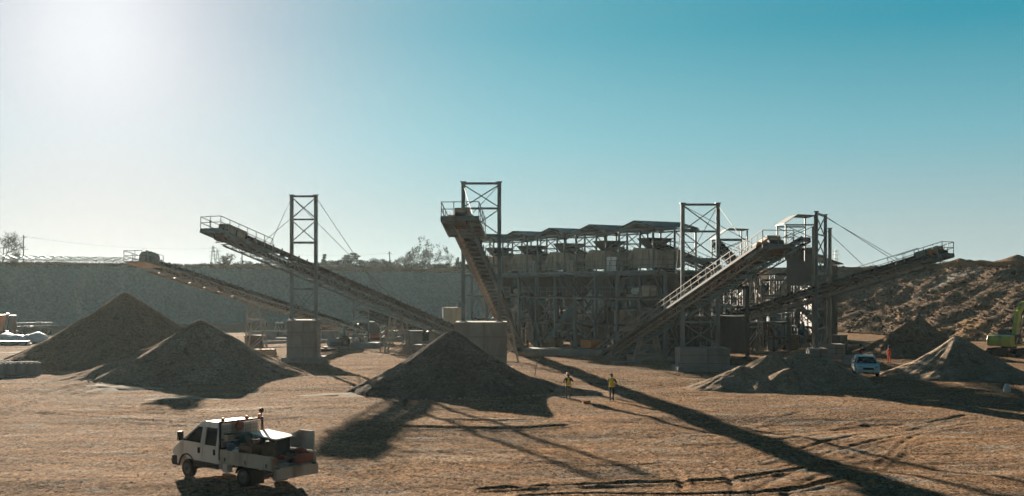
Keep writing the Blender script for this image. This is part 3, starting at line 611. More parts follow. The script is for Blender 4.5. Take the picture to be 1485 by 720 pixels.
# --- steep central conveyor
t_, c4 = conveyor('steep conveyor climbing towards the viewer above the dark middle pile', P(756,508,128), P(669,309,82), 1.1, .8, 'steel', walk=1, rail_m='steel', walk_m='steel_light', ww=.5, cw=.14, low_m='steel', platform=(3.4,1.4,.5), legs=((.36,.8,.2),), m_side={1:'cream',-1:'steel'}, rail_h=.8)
d4 = V((c4.a.x,c4.a.y,0)).normalized(); s4 = V((-d4.y,d4.x,0)); s4 = s4 if s4.x > 0 else -s4
p4 = min([c4.at(c4.L*f) for f in np.linspace(.5,.95,81)], key=lambda p: abs(p.y-95.0))
m4 = GD(698, 95.0)
block('broad concrete foundation half hidden behind the dark middle pile', m4.x, m4.y+.3, 4.4, 3.2, 4.5, 0, (.4,.4,.5), m='concrete_pale')
tower('portal tower standing over the steep central conveyor', m4.x, m4.y, (1,0,0), 3.1, 4.5, 16.5, [(16.4,.2),(14.25,.18),(11.9,.2),(9.3,.22)], [(14.35,16.3),(12.0,14.2)], .33,
      cables=[(-1,16.3,c4.at(c4.L-3.5,-.7)),(1,16.3,c4.at(c4.L-3.5,.7))])
# --- right conveyor rising over the tan heap
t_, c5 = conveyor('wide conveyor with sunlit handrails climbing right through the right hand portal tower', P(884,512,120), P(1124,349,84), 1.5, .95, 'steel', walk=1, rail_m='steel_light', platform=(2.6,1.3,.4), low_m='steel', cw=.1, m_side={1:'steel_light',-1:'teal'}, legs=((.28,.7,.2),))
d5 = V((c5.a.x,c5.a.y,0)).normalized()
m5 = GD(1015.5, 98.6)
block('low wide concrete foundation left of the tan lumpy sand pile', GD(1019,98).x, 98.3, 4.4, 3.0, 2.1, 0, (.35,.5,.5))
tower('portal tower on the low wide concrete block, over the sunlit handrails', m5.x, m5.y, (1,0,0), 3.15, 2.1, 14.95, [(14.85,.2),(12.45,.18),(9.9,.36),(6.95,.36),(4.35,.18)], [(12.5,14.8),(10.1,12.4),(4.4,6.8),(2.2,4.3)], .33,
      cables=[(1,14.8,c5.at(c5.L-2.7,.7)),(-1,14.8,c5.at(c5.L*.42,-.7)),(1,14.8,c5.at(c5.L*.42,.7)),(-1,14.8,c5.at(c5.L-2.7,-.7))])
# --- far right conveyor
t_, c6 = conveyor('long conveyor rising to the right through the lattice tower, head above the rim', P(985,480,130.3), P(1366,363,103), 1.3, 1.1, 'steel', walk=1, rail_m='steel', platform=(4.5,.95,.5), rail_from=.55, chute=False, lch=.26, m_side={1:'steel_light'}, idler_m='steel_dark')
lt = c6.at(c6.L*.53); d6 = V((c6.a.x,c6.a.y,0)).normalized()
A6 = GD(1184,112.2); B6 = GD(1197,117.0)
mid6 = (A6+B6)/2
block('concrete foundation under the lattice tower at the right', A6.x, A6.y-.2, 1.8, 1.6, 1.3, 0, (.25,.3,.3))
block('small concrete foundation under the rear leg of the lattice tower', B6.x+.6, B6.y-.5, 2.2, 1.8, 1.5, 0, (.25,.3,.3))
s6 = (B6-A6).normalized(); w6 = (B6-A6).length
tower('tall lattice tower standing over the far right conveyor', mid6.x, mid6.y, s6, w6, 1.3, 15.15, [(15.0,.22),(12.9,.12),(10.8,.12),(8.9,.3),(5.2,.14),(3.2,.14)], [(12.9,15),(10.8,12.9),(8.9,10.8),(5.2,8.9),(3.2,5.2),(1.3,3.2)], .3,
      cables=[(1,15.0,c6.at(c6.L-4.5,.55)),(1,14.9,c6.at(c6.L-4.5,-.55)),(1,13.6,c6.at(c6.L*.78,.55)),(1,11.0,c6.at(c6.L*.72,.55))])
A7, B7 = GD(1180,114.6), GD(1203.5,116.8); mid7 = (A7+B7)/2
tower('shorter pair of sunlit posts beside the tall lattice tower', mid7.x, mid7.y, (B7-A7).normalized(), (B7-A7).length, .3, 13.7, [(7.0,.2)], [(.5,2.6)], .26, 'steel_light')
# --- conveyor behind, ending under the small roof
t_, c7 = conveyor('conveyor running behind the sunlit one and ending under the small peaked roof', P(930,482,148), P(1168,345,119), 1.2, .9, 'steel_dark', m_side={1:'teal'}, legs=((.45,.8,.2),(.7,.8,.2)))
# ------------------------------------------------------------------ the screening plant
U2, W2 = V((-.515,.857,0)), V((.857,.515,0)); FR = V((15.5,111.5,0)); PITCH, NB, DEP = 8.1, 5, 5.6
def B(a, b, z): return FR + U2*a + W2*b + Z*z
RZ = Matrix.Rotation(math.atan2(U2.y,U2.x), 3, 'Z')          # box x axis along the row, y axis into... (-W)
DECK, MID = 9.15, 6.35
def mats_row(i): return ORD[NB-1-i]
fr = thing('screening_plant_frame', 'long dark steel frame of columns and braces carrying the cream screens', 'steel structure', B(0,0,0))
for b_ in (0, DEP, DEP+5.5):
    for k in range(NB*2+1):
        a_ = k*PITCH/2; mb = MB()
        if b_ > DEP and k % 2: continue
        hh = DECK-.25 if b_ <= DEP else 7.5
        for sg in (-1, 1): mb.bar(B(a_,b_+sg*.13,0), B(a_,b_+sg*.13,hh), .3, .05, W2)
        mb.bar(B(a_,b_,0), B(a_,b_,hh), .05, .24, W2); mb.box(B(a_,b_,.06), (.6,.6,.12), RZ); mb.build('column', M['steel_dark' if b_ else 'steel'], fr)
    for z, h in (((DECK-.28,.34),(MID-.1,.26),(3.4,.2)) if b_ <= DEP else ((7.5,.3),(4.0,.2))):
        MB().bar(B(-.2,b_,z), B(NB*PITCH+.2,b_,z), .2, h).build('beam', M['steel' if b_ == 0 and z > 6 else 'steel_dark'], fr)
for k in range(NB*2+1):
    a_ = k*PITCH/2; mb = MB()
    for z in (DECK-.3, MID-.1): mb.bar(B(a_,0,z), B(a_,DEP,z), .16, .28)
    mb.bar(B(a_,0,.3), B(a_,DEP,MID-.3), .1); mb.build('cross_beam', M['steel_dark'], fr)
BR = {0:'X',1:'X',2:'K',3:'',4:'X',5:'K',6:'X',7:'',8:'K',9:'X'}
for k in range(NB*2):
    a0, a1 = k*PITCH/2, (k+1)*PITCH/2; mb = MB(); n = 0
    for (z0, z1) in ((.2,3.4),(3.4,MID-.2),(MID,DECK-.4)):
        ty = BR[(k*3+n) % 10]; n += 1
        if z0 < 1 and k in (0,1,2,6): ty = ''
        if ty in 'X' and ty: mb.bar(B(a0,0,z0), B(a1,0,z1), .10); mb.bar(B(a1,.12,z0), B(a0,.12,z1), .10)
        elif ty == 'K': mb.bar(B(a0,0,z0), B((a0+a1)/2,0,z1), .09); mb.bar(B(a1,0,z0), B((a0+a1)/2,0,z1), .09)
    mb.bar(B(a0,DEP,.2), B(a1,DEP,MID-.2), .1); mb.bar(B(a1,DEP,MID), B(a0,DEP,DECK-.4), .1)
    mb.build('bay_brace', M['steel' if k%2 else 'steel_dark'], fr)
d = MB(); d.box(B(NB*PITCH/2,DEP/2-.55,DECK), (NB*PITCH+.6,DEP+1.3,.12), RZ); d.bar(B(-.3,-1.2,DECK-.09), B(NB*PITCH+.3,-1.2,DECK-.09), .1, .3)
d.build('deck', M['steel'], fr)
r = MB(); railing(r, [B(-.2,DEP*.5,DECK+.06), B(-.2,-1.15,DECK+.06), B(NB*PITCH+.2,-1.15,DECK+.06)], 1.1, 1.35, .028); r.build('deck_railing', M['steel'], fr)
for (a0, a1) in ((0,13.5),(16.5,26),(29,40)):
    mb = MB(); mb.box(B((a0+a1)/2,-.45,MID+.05), (a1-a0,1.1,.1), RZ); mb.build('catwalk', M['steel_dark'], fr)
    mb = MB(); railing(mb, [B(a0,-.98,MID+.1), B(a1,-.98,MID+.1)], 1.05, 1.4, .026); mb.build('catwalk_railing', M['steel'], fr)
# concrete base kerbs
one(MB().box(V((GD(845,121).x,121.6,.3)), (12.5,3.2,.9), Matrix.Rotation(-.12,3,'Z')), 'concrete_slab', M['concrete'], 'long low concrete kerb slab in front of the screening frame', 'slab', bevel=.04)
one(MB().box(V((GD(960,113).x,113.5,.15)), (7,2.6,.6), Matrix.Rotation(-.1,3,'Z')), 'concrete_slab', M['concrete'], 'short low concrete slab left of the low wide tower block', 'slab', bevel=.04)

for i in range(NB):
    ac = PITCH*(i+.5); o = mats_row(i); dz = 0
    # ---- canopy
    t = thing('roof_canopy', f'{o} peaked metal canopy from the left over the cream screens', 'canopy', B(ac,0,DECK), 0, 'peaked canopies over the screens')
    hw, b0, b1 = 3.15, -.9, 5.2; ez, rz_ = 13.6, 14.35
    for sg in (-1, 1):
        e0, e1, r0, r1 = B(ac+sg*hw,b0,ez), B(ac+sg*hw,b1,ez), B(ac,b0,rz_), B(ac,b1,rz_)
        mb = MB(); mb.prism([e0, r0, r0+Z*.07, e0+Z*.07], (W2*(b1-b0)))
        mb.build('roof_sheet', M['roof'], t)
    mb = MB()
    for b_ in (b0+.25, (b0+b1)/2, b1-.25):
        for sg in (-1, 1): mb.bar(B(ac+sg*hw,b_,ez-.1), B(ac,b_,rz_-.1), .1, .2)
        mb.bar(B(ac-hw,b_,ez-.15), B(ac+hw,b_,ez-.15), .09, .16)
    for q in (-hw,-hw/2,0,hw/2,hw): zz = ez+(rz_-ez)*(1-abs(q)/hw)-.12; mb.bar(B(ac+q,b0,zz), B(ac+q,b1,zz), .09, .14)
    mb.build('rafter', M['steel'], t)
    for sg in (-1, 1):
        for b_ in (b0+.25, (b0+b1)/2, b1-.25):
            MB().bar(B(ac+sg*(hw-.25),b_,DECK+.06), B(ac+sg*(hw-.25),b_,ez-.1), .2).build('post', M['steel'], t)
        mb = MB(); mb.bar(B(ac+sg*(hw-.25),b0+.3,DECK+2.4), B(ac+sg*(hw-.25),(b0+b1)/2,ez-.3), .08); mb.bar(B(ac+sg*(hw-.25),b1-.3,DECK+1.8), B(ac+sg*(hw-.25),(b0+b1)/2,ez-.3), .08)
        mb.bar(B(ac+sg*(hw-.25),b0+.3,DECK+3.0), B(ac+sg*(hw-.25),b1-.3,DECK+3.0), .08); mb.build('knee_brace', M['steel'], t)
    # ---- screen box
    t = thing('vibrating_screen', f'{o} cream screen box with a chamfered end from the left on the deck', 'screen', B(ac,1.5,DECK), 0, 'cream screens on the deck')
    z0 = DECK+.35; pr = [(-2.5,0),(2.1,0),(2.75,1.0),(1.55,2.15),(-2.2,1.85),(-2.5,1.2)]
    MB().prism([B(ac+q,.25,z0+z) for q, z in pr], W2*3.4).build('screen_box', M['cream'], t, bevel=.04)
    mb = MB()
    for q in (-1.9,-1.0,0,1.0,1.8): mb.bar(B(ac+q,.2,z0+.05), B(ac+q,.2,z0+1.85), .08, .1, W2)
    mb.bar(B(ac-2.4,.19,z0+.9), B(ac+2.5,.19,z0+.9), .07, .14); mb.build('stiffener', M['cream'], t)
    for q in (-2.0, 1.9):
        mb = MB(); mb.box(B(ac+q,.6,DECK+.2), (.5,.6,.32), RZ); mb.build('spring_mount', M['steel_dark'], t)
    # ---- hopper under the deck
    t = thing('underdeck_hopper', f'{o} dark steel hopper from the left hanging below the deck', 'hopper', B(ac,2.5,MID), 0, 'hoppers below the screening deck')
    top = [B(ac-2.6,.6,DECK-.5), B(ac+2.6,.6,DECK-.5), B(ac+2.6,4.9,DECK-.5), B(ac-2.6,4.9,DECK-.5)]
    bot = [B(ac-.7,1.9,MID-.4), B(ac+.7,1.9,MID-.4), B(ac+.7,3.3,MID-.4), B(ac-.7,3.3,MID-.4)]
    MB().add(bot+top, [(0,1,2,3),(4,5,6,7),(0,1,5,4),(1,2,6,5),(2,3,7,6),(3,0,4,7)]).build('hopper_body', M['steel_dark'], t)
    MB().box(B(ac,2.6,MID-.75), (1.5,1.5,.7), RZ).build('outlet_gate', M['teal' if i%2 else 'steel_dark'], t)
    # ---- chute
    t = thing('inclined_chute', f'{o} slanting chute from the left among the frame columns', 'chute', B(ac,1,1), 0, 'chutes below the screening deck')
    sg = 1 if i % 2 else -1
    p0, p1 = B(ac+sg*.6,2.2,MID-1.0), B(ac-sg*2.7,.9,1.0)
    MB().bar(p0, p1, .9, .55).build('chute_body', M['steel_dark' if i%2 else 'teal'], t); MB().bar(p0+(p1-p0)*.55+Z*.33, p0+(p1-p0)*.72+Z*.33, 1.0, .16).build('inspection_cover', M['steel'], t)
    # ---- feed conveyor with hopper head
    conveyor(f'{o} short feed conveyor from the left rising to a cream screen under a canopy', B(ac-.6,13.0,8.6), B(ac-.2,1.2,12.35), 1.1, .75, 'steel_dark', walk=-1, rail_m='steel', step=1.5, group='feed conveyors behind the canopies', idler_m='steel_dark', legs=((.30,.5,.1),), rail_h=.85)
    t = thing('feed_hopper', f'{o} dark tapered feed hopper from the left under a conveyor end', 'hopper', B(ac,1.6,DECK+2.3), 0, 'feed hoppers under the canopies')
    bot = [B(ac-.45,1.1,DECK+2.35), B(ac+.45,1.1,DECK+2.35), B(ac+.45,2.1,DECK+2.35), B(ac-.45,2.1,DECK+2.35)]; top = [B(ac-1.0,.3,DECK+3.35), B(ac+.9,.3,DECK+3.35), B(ac+.9,3.4,DECK+3.35), B(ac-1.0,3.4,DECK+3.35)]
    MB().add(bot+top, [(0,1,2,3),(0,1,5,4),(1,2,6,5),(2,3,7,6),(3,0,4,7)]).build('hopper_body', M['steel_dark'], t)
    MB().box(B(ac-.05,1.9,DECK+3.42), (2.1,3.3,.1), RZ).build('hopper_rim', M['steel_dark'], t)
    for q in (-.9,.8): MB().bar(B(ac+q,3.2,DECK+.1), B(ac+q,3.2,DECK+3.3), .12).build('support_leg', M['steel_dark'], t)
for i, (a_, m_, lab, h_) in enumerate([(8.3,'white','pale control cabinet between the two rightmost screens',1.5),(16.3,'cream','pale cabinet between the third and fourth screens from the left',1.25),(24.4,'steel_light','grey cabinet between the second and third screens from the left',1.4),(32.3,'cream','low cream cabinet between the two leftmost screens',1.2)]):
    t = thing('control_cabinet', lab, 'cabinet', B(a_,-.2,DECK+.06), 0, 'cabinets on the deck'); MB().box(B(a_,-.25,DECK+.08+h_/2), (1.7,.9,h_), RZ).build('housing', M[m_], t, bevel=.03)
    MB().box(B(a_,-.715,DECK+.08+h_/2), (.05,.03,h_*.9), RZ).build('door_seam', M['steel_dark'], t); MB().box(B(a_+.2,-.73,DECK+.9), (.06,.05,.2), RZ).build('handle', M['black'], t)
# ladder on the front, stairs, big machine clutter
def ladder(label, p, q, wid, m='steel', group='ladders and stairs', rails=False, step=.32, name='ladder', s=None):
    p, q = V(p), V(q); s = V(s).normalized()*wid/2; t = thing(name, label, name.replace('_',' '), p, 0, group)
    for k in (-1, 1): MB().bar(p+s*k, q+s*k, .07, .18 if rails else .07).build('stringer', M[m], t)
    n = int((q-p).length/step); mb = MB()
    for i in range(1, n): c = p.lerp(q, i/n); mb.bar(c-s, c+s, .22 if rails else .05, .04)
    mb.build('treads' if rails else 'rungs', M[m], t)
    if rails:
        for k in (-1, 1): mb = MB(); railing(mb, [p+s*k, q+s*k], .95, 1.6, .024); mb.build('handrail', M[m], t)
    return t
ladder('upright ladder below the rightmost cream screen', B(6.2,-1.3,MID+.1), B(6.2,-1.3,DECK+1.1), .5, s=U2)
ladder('short steel stair at the foot of the sunlit conveyor', GD(888,113,.1), GD(906,114.6,2.2), .9, 'steel_light', rails=False, s=(1,0,0), step=.3, name='stair')
for i, (a0, a1, z0, z1, b_, lab) in enumerate([(22.2,25.6,.1,MID,-.5,'zigzag flight climbing to the catwalk near the middle of the frame'),(35,38.4,.1,3.4,-.6,'lower flight at the left end of the frame'),(11.2,8.6,3.4,MID,-.5,'upper flight near the right end of the frame'),(14.6,18.0,MID+.1,DECK,-.6,'upper flight between catwalk and deck')]):
    ladder('dark steel stair, '+lab, B(a0,b_,z0), B(a1,b_,z1), .8, 'steel_dark', rails=True, s=W2, name='stair')
def machine(label, a_, b_, z_, kind, m, s=1.0, at=None, rz=None, group='machines under the screening deck'):
    base = at if at is not None else B(a_,b_,z_); t = thing('plant_machine', label, 'machine', base, rz if rz is not None else math.atan2(U2.y,U2.x), group)
    if kind == 'pump':
        MB().tube((-.8*s,0,.7*s),(.5*s,0,.7*s),.42*s,n=14).build('motor', M[m], t, world=False); MB().lathe((.85*s,0,.75*s),[(.2*s,-.35*s),(.62*s,-.25*s),(.62*s,.25*s),(.2*s,.35*s)],16,V((0,1,0))).build('pump_casing', M['steel_dark'], t, world=False)
        MB().tube((.9*s,0,1.2*s),(.9*s,0,2.4*s),.16*s,n=10).build('outlet_pipe', M['teal'], t, world=False); MB().box((0,0,.15*s),(2.6*s,1.1*s,.3*s)).build('skid', M['concrete'], t, world=False)
    elif kind == 'tank':
        MB().lathe((0,0,.5*s),[(.3*s,-.4*s),(1.0*s,.3*s),(1.0*s,1.8*s),(.85*s,2.0*s),(.1*s,2.1*s)],18).build('tank_shell', M[m], t, world=False, smooth=False)
        for x in (-.7,.7):
            for y in (-.7,.7): MB().bar((x*s,y*s,0),(x*s*.95,y*s*.95,1.1*s),.14*s).build('leg', M['steel_dark'], t, world=False)
        MB().tube((0,0,.1),(0,-1.4*s,.2*s),.13*s,n=8).build('drain_pipe', M['steel_dark'], t, world=False)
    elif kind == 'crusher':
        MB().prism([(-1.2*s,-.8*s,.5*s),(1.2*s,-.8*s,.5*s),(1.5*s,-.8*s,1.4*s),(.9*s,-.8*s,2.3*s),(-.9*s,-.8*s,2.3*s),(-1.4*s,-.8*s,1.3*s)],(0,1.6*s,0)).build('crusher_body', M[m], t, world=False, bevel=.05)
        MB().tube((-.3*s,-1.0*s,1.4*s),(-.3*s,-.82*s,1.4*s),.62*s,n=18).build('flywheel', M['steel_dark'], t, world=False)
        for x in (-.9,.9): MB().box((x*s,0,.25*s),(.4*s,1.5*s,.5*s)).build('support_leg', M['steel_dark'], t, world=False)
    elif kind == 'crate':
        MB().box((0,0,.75*s),(1.6*s,1.0*s,1.3*s)).build('box_body', M[m], t, world=False, bevel=.03); MB().box((0,-.52*s,.75*s),(1.3*s,.04,1.0*s)).build('door', M[m], t, world=False); MB().box((0,0,1.45*s),(1.7*s,1.1*s,.1*s)).build('lid', M['steel_dark'], t, world=False); MB().box((0,0,.05),(1.5*s,.9*s,.12)).build('pallet', M['wood'], t, world=False)
    return t
machine('rusty orange cabinet standing under the frame right of its middle', 12.8,-.3,0,'crate','orange',1.2)
machine('brown wooden crate box low under the middle of the frame', 20.4,.0,0,'crate','wood',1.1)
machine('dark green motor and pump under the right part of the frame', 4.2,.5,0,'pump','teal',1.1)
machine('pale grey tank with a conical base left of the frame middle', 27.0,1.8,0,'tank','steel_light',1.25)
machine('steel grey tank on legs deep under the frame at the right', 9.8,3.4,0,'tank','steel',1.3)
machine('boxy dark crusher with flywheel under the left frame bay', 35.2,1.2,0,'crusher','steel_dark',1.3)
machine('rusty crusher with flywheel deep inside the middle bay', 17.5,3.0,0,'crusher','rust',1.3)
machine('pale cream motor and pump on the catwalk level at the left', 30.5,1.0,MID+.1,'pump','cream',.8)
machine('white motor and pump on the catwalk level at the right', 5.0,.2,MID+.1,'pump','white',.9)
machine('cream cabinet box on the catwalk beside the upright ladder', 2.4,-.2,MID+.1,'crate','cream',.85)
machine('long cream cabinet beside the sunlit conveyor above the short stair',0,0,0,'crate','cream',1.75,at=GD(912,119.5,2.6),rz=.3)
machine('grey cabinet box beside the sunlit conveyor behind the long cream cabinet',0,0,0,'crate','steel',1.7,at=GD(936,120.5,4.4),rz=.3)
one(MB().bar(GD(912,119.9,0),GD(912,119.9,2.65),2.4,1.6).bar(GD(936,121,0),GD(936,121,4.45),1.9,1.4), 'equipment_stand', M['steel_dark'], 'dark pedestals under the two cabinets beside the sunlit conveyor', 'stand')
# pipes among the frame
for i, (a0, b0, z0, a1, b1, z1, r_, m_, lab) in enumerate([(30,-.2,5.4,36,.2,3.0,.26,'teal','teal slanting pipe at the left end of the frame'),(28.5,-.4,2.6,31.5,-.4,5.6,.20,'teal','teal pipe leaning beside the lower left chute'),(1,.6,5.2,10,.6,5.0,.16,'steel','grey level pipe along the right of the frame'),(15,.4,2.2,21,.4,2.4,.14,'steel_light','pale low pipe along the frame middle'),(7,-.3,.5,3.5,-.5,3.2,.22,'steel','grey slanting pipe beside the pump at the right')]):
    t = thing('pipe_run', lab, 'pipe', B(a0,b0,z0), 0, 'pipes among the frame'); MB().tube(B(a0,b0,z0), B(a1,b1,z1), r_, n=10).build('pipe', M[m_], t)
    for f in (.02,.98): p = B(a0,b0,z0).lerp(B(a1,b1,z1), f); q = B(a0,b0,z0).lerp(B(a1,b1,z1), f+.015); MB().tube(p, q, r_*1.6, n=10).build('flange', M['steel_dark'], t)
# ------------------------------------------------------------------ second plant at the right, behind the conveyors
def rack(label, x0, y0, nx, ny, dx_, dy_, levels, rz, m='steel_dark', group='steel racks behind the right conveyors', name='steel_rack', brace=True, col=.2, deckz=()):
    t = thing(name, label, 'steel structure', (x0,y0,0), rz, group); H = levels[-1]
    for j in range(ny):
        for i in range(nx): MB().bar((i*dx_,j*dy_,0),(i*dx_,j*dy_,H),col).build('column', M[m], t, world=False)
        for z in levels: MB().bar((-.1,j*dy_,z-.12),((nx-1)*dx_+.1,j*dy_,z-.12),.14,.22).build('beam', M[m], t, world=False)
        if brace:
            mb = MB(); zs = [0.1]+list(levels)
            for i in range(nx-1):
                for k in range(len(levels)):
                    if (i+k+j) % 2 == 0: mb.bar((i*dx_,j*dy_,zs[k]),((i+1)*dx_,j*dy_,zs[k+1]),.085)
                    if (i+2*k+j) % 3 != 1: mb.bar(((i+1)*dx_,j*dy_,zs[k]),(i*dx_,j*dy_,zs[k+1]),.085)
            if mb.v: mb.build('cross_brace', M[m], t, world=False)
    mb = MB()
    for i in range(nx):
        for z in levels: mb.bar((i*dx_,0,z-.12),(i*dx_,(ny-1)*dy_,z-.12),.12,.2)
    mb.build('tie_beam', M[m], t, world=False)
    for z in deckz:
        MB().box(((nx-1)*dx_/2,(ny-1)*dy_/2,z+.03),((nx-1)*dx_+.5,(ny-1)*dy_+.5,.07)).build('grating', M[m], t, world=False)
        r = MB(); railing(r, [(-.2,(ny-1)*dy_+.2,z+.06),(-.2,-.2,z+.06),((nx-1)*dx_+.2,-.2,z+.06),((nx-1)*dx_+.2,(ny-1)*dy_+.2,z+.06)], 1.05, 1.3, .026); r.build('railing', M[m], t, world=False)
    return t
q = GD(985,142); rack('dense braced rack filling the gap behind the low wide tower block', q.x, q.y, 5, 3, 2.6, 2.8, (2.6,5.0,7.4), .12, deckz=(5.0,))
q = GD(1075,128); rack('low dark rack standing just above the lumpy sand pile', q.x, q.y, 4, 2, 1.9, 2.2, (1.7,3.4), .05, deckz=(3.4,))
q = GD(1105,150); rack('tall thin rack carrying pipes behind the steel clad cabin legs', q.x, q.y, 5, 3, 2.4, 2.6, (2.2,4.4,6.4,8.6), -.1, deckz=(6.4,))
q = GD(948,120); rack('narrow braced trestle under the middle of the sunlit conveyor', q.x, q.y, 3, 2, 1.5, 1.6, (1.9,3.9), .0, 'steel')
q = GD(1040,160); rack('far dark rack half hidden behind the other racks', q.x, q.y, 6, 2, 2.8, 3, (3,6,9.5), .0, deckz=(6,))
q = GD(1006,136); rack('slim scaffold left of the low dark rack', q.x, q.y, 4, 2, 1.6, 1.8, (1.8,3.6,5.4), .2, 'steel')
q = GD(700,146); rack('braced scaffold beside the teal pipes left of the frame', q.x, q.y, 4, 2, 1.8, 2.2, (2.2,4.4,6.6), -.4, 'steel_light', deckz=(6.6,))
for i, (px, D, z, kind, m_, s_, lab) in enumerate([(1030,139,0,'tank','steel_dark',1.5,'dark tank between the racks left of centre'),(1062,146,0,'crusher','steel_dark',1.1,'dark crusher standing low before the far racks'),(1096,140,0,'crusher','rust',1.3,'rusty crusher between the racks at the right'),(1130,146,0,'tank','steel',1.6,'tall grey tank under the clad cabin'),(1048,133,0,'pump','teal',1.2,'teal pump at the edge of the low rack'),(1160,140,0,'pump','steel_dark',1.3,'dark pump behind the lattice tower foundations'),(1150,133,0,'crate','wood',1.2,'wooden crate left of the lattice tower foundations'),(1120,131,0,'crate','steel',1.1,'grey box right of the low dark rack'),(1085,156,3.5,'tank','steel_dark',1.3,'dark tank high among the far racks'),(975,127,0,'pump','steel_dark',1.1,'dark pump just left of the low wide tower block'),(1215,132,0,'crate','steel_dark',1.2,'dark box on the ground right of the lattice tower')]):
    machine(lab[0].lower()+lab[1:], 0,0,0, kind, m_, s_, at=GD(px,D,z), rz=.2*i, group='machines among the right racks')
for i, (t0, h0, lab) in enumerate([((1090,492,152),(1000,398,138),'dark conveyor sloping down to the right behind the portal tower'),((1010,470,158),(1160,436,150),'nearly level dark conveyor deep among the racks'),((1110,420,156),(1040,352,133),'conveyor climbing left to the small separate roof behind the portal tower')]):
    conveyor(lab, P(*t0), P(*h0), 1.1, .8, 'steel_dark', step=1.5, idler_m='steel_dark', walk=1 if i%2 else 0, group='conveyors among the right racks', legs=((.3,.6,.1),))
def small_roof(label, px0, px1, D, zt, ze, dep, base, m='roof', group=None, flat=0):
    x0, x1 = GD(px0,D).x, GD(px1,D).x; w_ = x1-x0; shed = not flat; t = thing('roof_canopy', label, 'canopy', ((x0+x1)/2,D,base), 0, group); xm = x0+w_*.4
    mb = MB(); mb.prism([(x0-.2,D,ze),(xm,D,zt),(x1+.2,D,zt-.1),(x1+.2,D,zt-.02),(xm,D,zt+.08),(x0-.2,D,ze+.08)],(0,dep,0)); mb.build('roof_sheet', M[m], t)
    for x, z in ((x0,ze),(x1,zt-.1)):
        for y in (D+.15,D+dep-.15): MB().bar((x,y,base),(x,y,z),.15).build('post', M['steel'], t)
    mb = MB()
    for y in (D+.15, D+dep-.15): mb.bar((x0,y,ze-.1),(x1,y,ze-.1),.1,.16); mb.bar((x0,y,ze-1.6),(x1,y,ze-.2),.07); mb.bar((x1,y,ze-1.6),(x0,y,ze-.2),.07)
    mb.build('eave_beam', M['steel'], t); return t
small_roof('small peaked roof left of the lattice tower top', 1140, 1182, 119.0, 7.4+106*119/1600, 7.4+93*119/1600, 4.2, 10.4)
small_roof('small sloping roof just right of the portal tower posts', 1040, 1084, 131, 7.4+86*131/1600, 7.4+72*131/1600, 3.6, 8.4)
# clad cabin on legs
g = GD(1160.5,127.5); wd = 3.05; t = thing('clad_cabin', 'grey corrugated steel cabin raised on legs left of the lattice tower', 'cabin', g, math.radians(-15.5))
MB().box((0,1.8,9.8),(wd,3.6,4.3)).build('cladding_wall', M['galv_cladding'], t, world=False)
mb = MB()
for k in range(15): mb.box((0,-.02,7.85+k*.28),(wd+.04,.09,.13))
mb.build('corrugation', M['galv_cladding'], t, world=False); MB().box((0,1.8,12.02),(wd+.3,3.9,.12)).build('roof', M['roof'], t, world=False)
for x in (-wd/2+.15, wd/2-.15):
    for y in (.2, 3.4): MB().bar((x,y,0),(x,y,7.7),.2).build('leg', M['steel_dark'], t, world=False)
mb = MB(); mb.bar((-wd/2,.2,.3),(wd/2,.2,7.4),.1); mb.bar((wd/2,.2,.3),(-wd/2,.2,7.4),.1); mb.build('leg_brace', M['steel_dark'], t, world=False)
# dark boxes added behind the frames to block sun and darken the plant
def shade_box(label, c, wd, dp, hh, rz):
    t = thing('storage_bin', label, 'bin', c, rz, 'dark bins behind the frames'); MB().box((0,0,hh/2+.2),(wd,dp,hh-.4)).build('bin_wall', M['bin_dark'], t, world=False); q = MB()
    for k in range(int(wd/1.2)+1): q.box((-wd/2+.1+k*(wd-.2)/int(wd/1.2),-dp/2-.05,hh/2+.2),(.12,.12,hh-.4))
    for z in (1.2, hh*.55, hh-.3): q.box((0,-dp/2-.06,z),(wd+.05,.1,.16))
    q.build('stiffener', M['bin_dark'], t, world=False); return t
for i in range(NB): shade_box(f'{mats_row(i)} dark ribbed bin from the left deep behind the frame columns', B(PITCH*(i+.5),10.5,0), 6.6, 3.0, 3.9 if i % 2 else 4.4, math.atan2(-U2.y,-U2.x))
for (px, D, wd, hh, lab) in ((1020,166,8,4.2,'dark ribbed bin behind the racks, the one nearest the screening frame'),(1090,168,7,4.9,'tallest dark ribbed bin behind the racks'),(1150,166,6,4.0,'dark ribbed bin behind the clad cabin legs')):
    shade_box(lab, GD(px,D), wd, 3, hh, 0)
# low shed roof behind the tower
x0, x1, D = GD(1178,150).x, GD(1223,150).x, 150.0
t = thing('lean_to_shed', 'dark sloping shed roof showing behind the lattice tower', 'shed', ((x0+x1)/2,D,0))
mb = MB(); mb.prism([(x0,D,12.0),(x1,D,10.6),(x1,D,10.75),(x0,D,12.2)],(0,7,0)); mb.build('roof', M['roof'], t); MB().box(((x0+x1)/2-.3,D+3.5,5.2),(x1-x0-.8,6.4,10.6)).build('wall', M['steel_dark'], t)

for i, (a_, b_, lab) in enumerate([(0.5,7.6,'tall braced rack deep behind the right end of the screening frame'),(14.5,7.9,'tall braced rack deep behind the middle of the screening frame'),(28.0,7.6,'tall braced rack deep behind the left end of the screening frame')]):
    q = B(a_,b_,0); rack(lab, q.x, q.y, 6, 2, 2.3, 1.7, (2.2,4.3,6.4,8.4), math.atan2(U2.y,U2.x), 'steel_dark', 'racks behind the screening frame', deckz=(4.3,), col=.17)
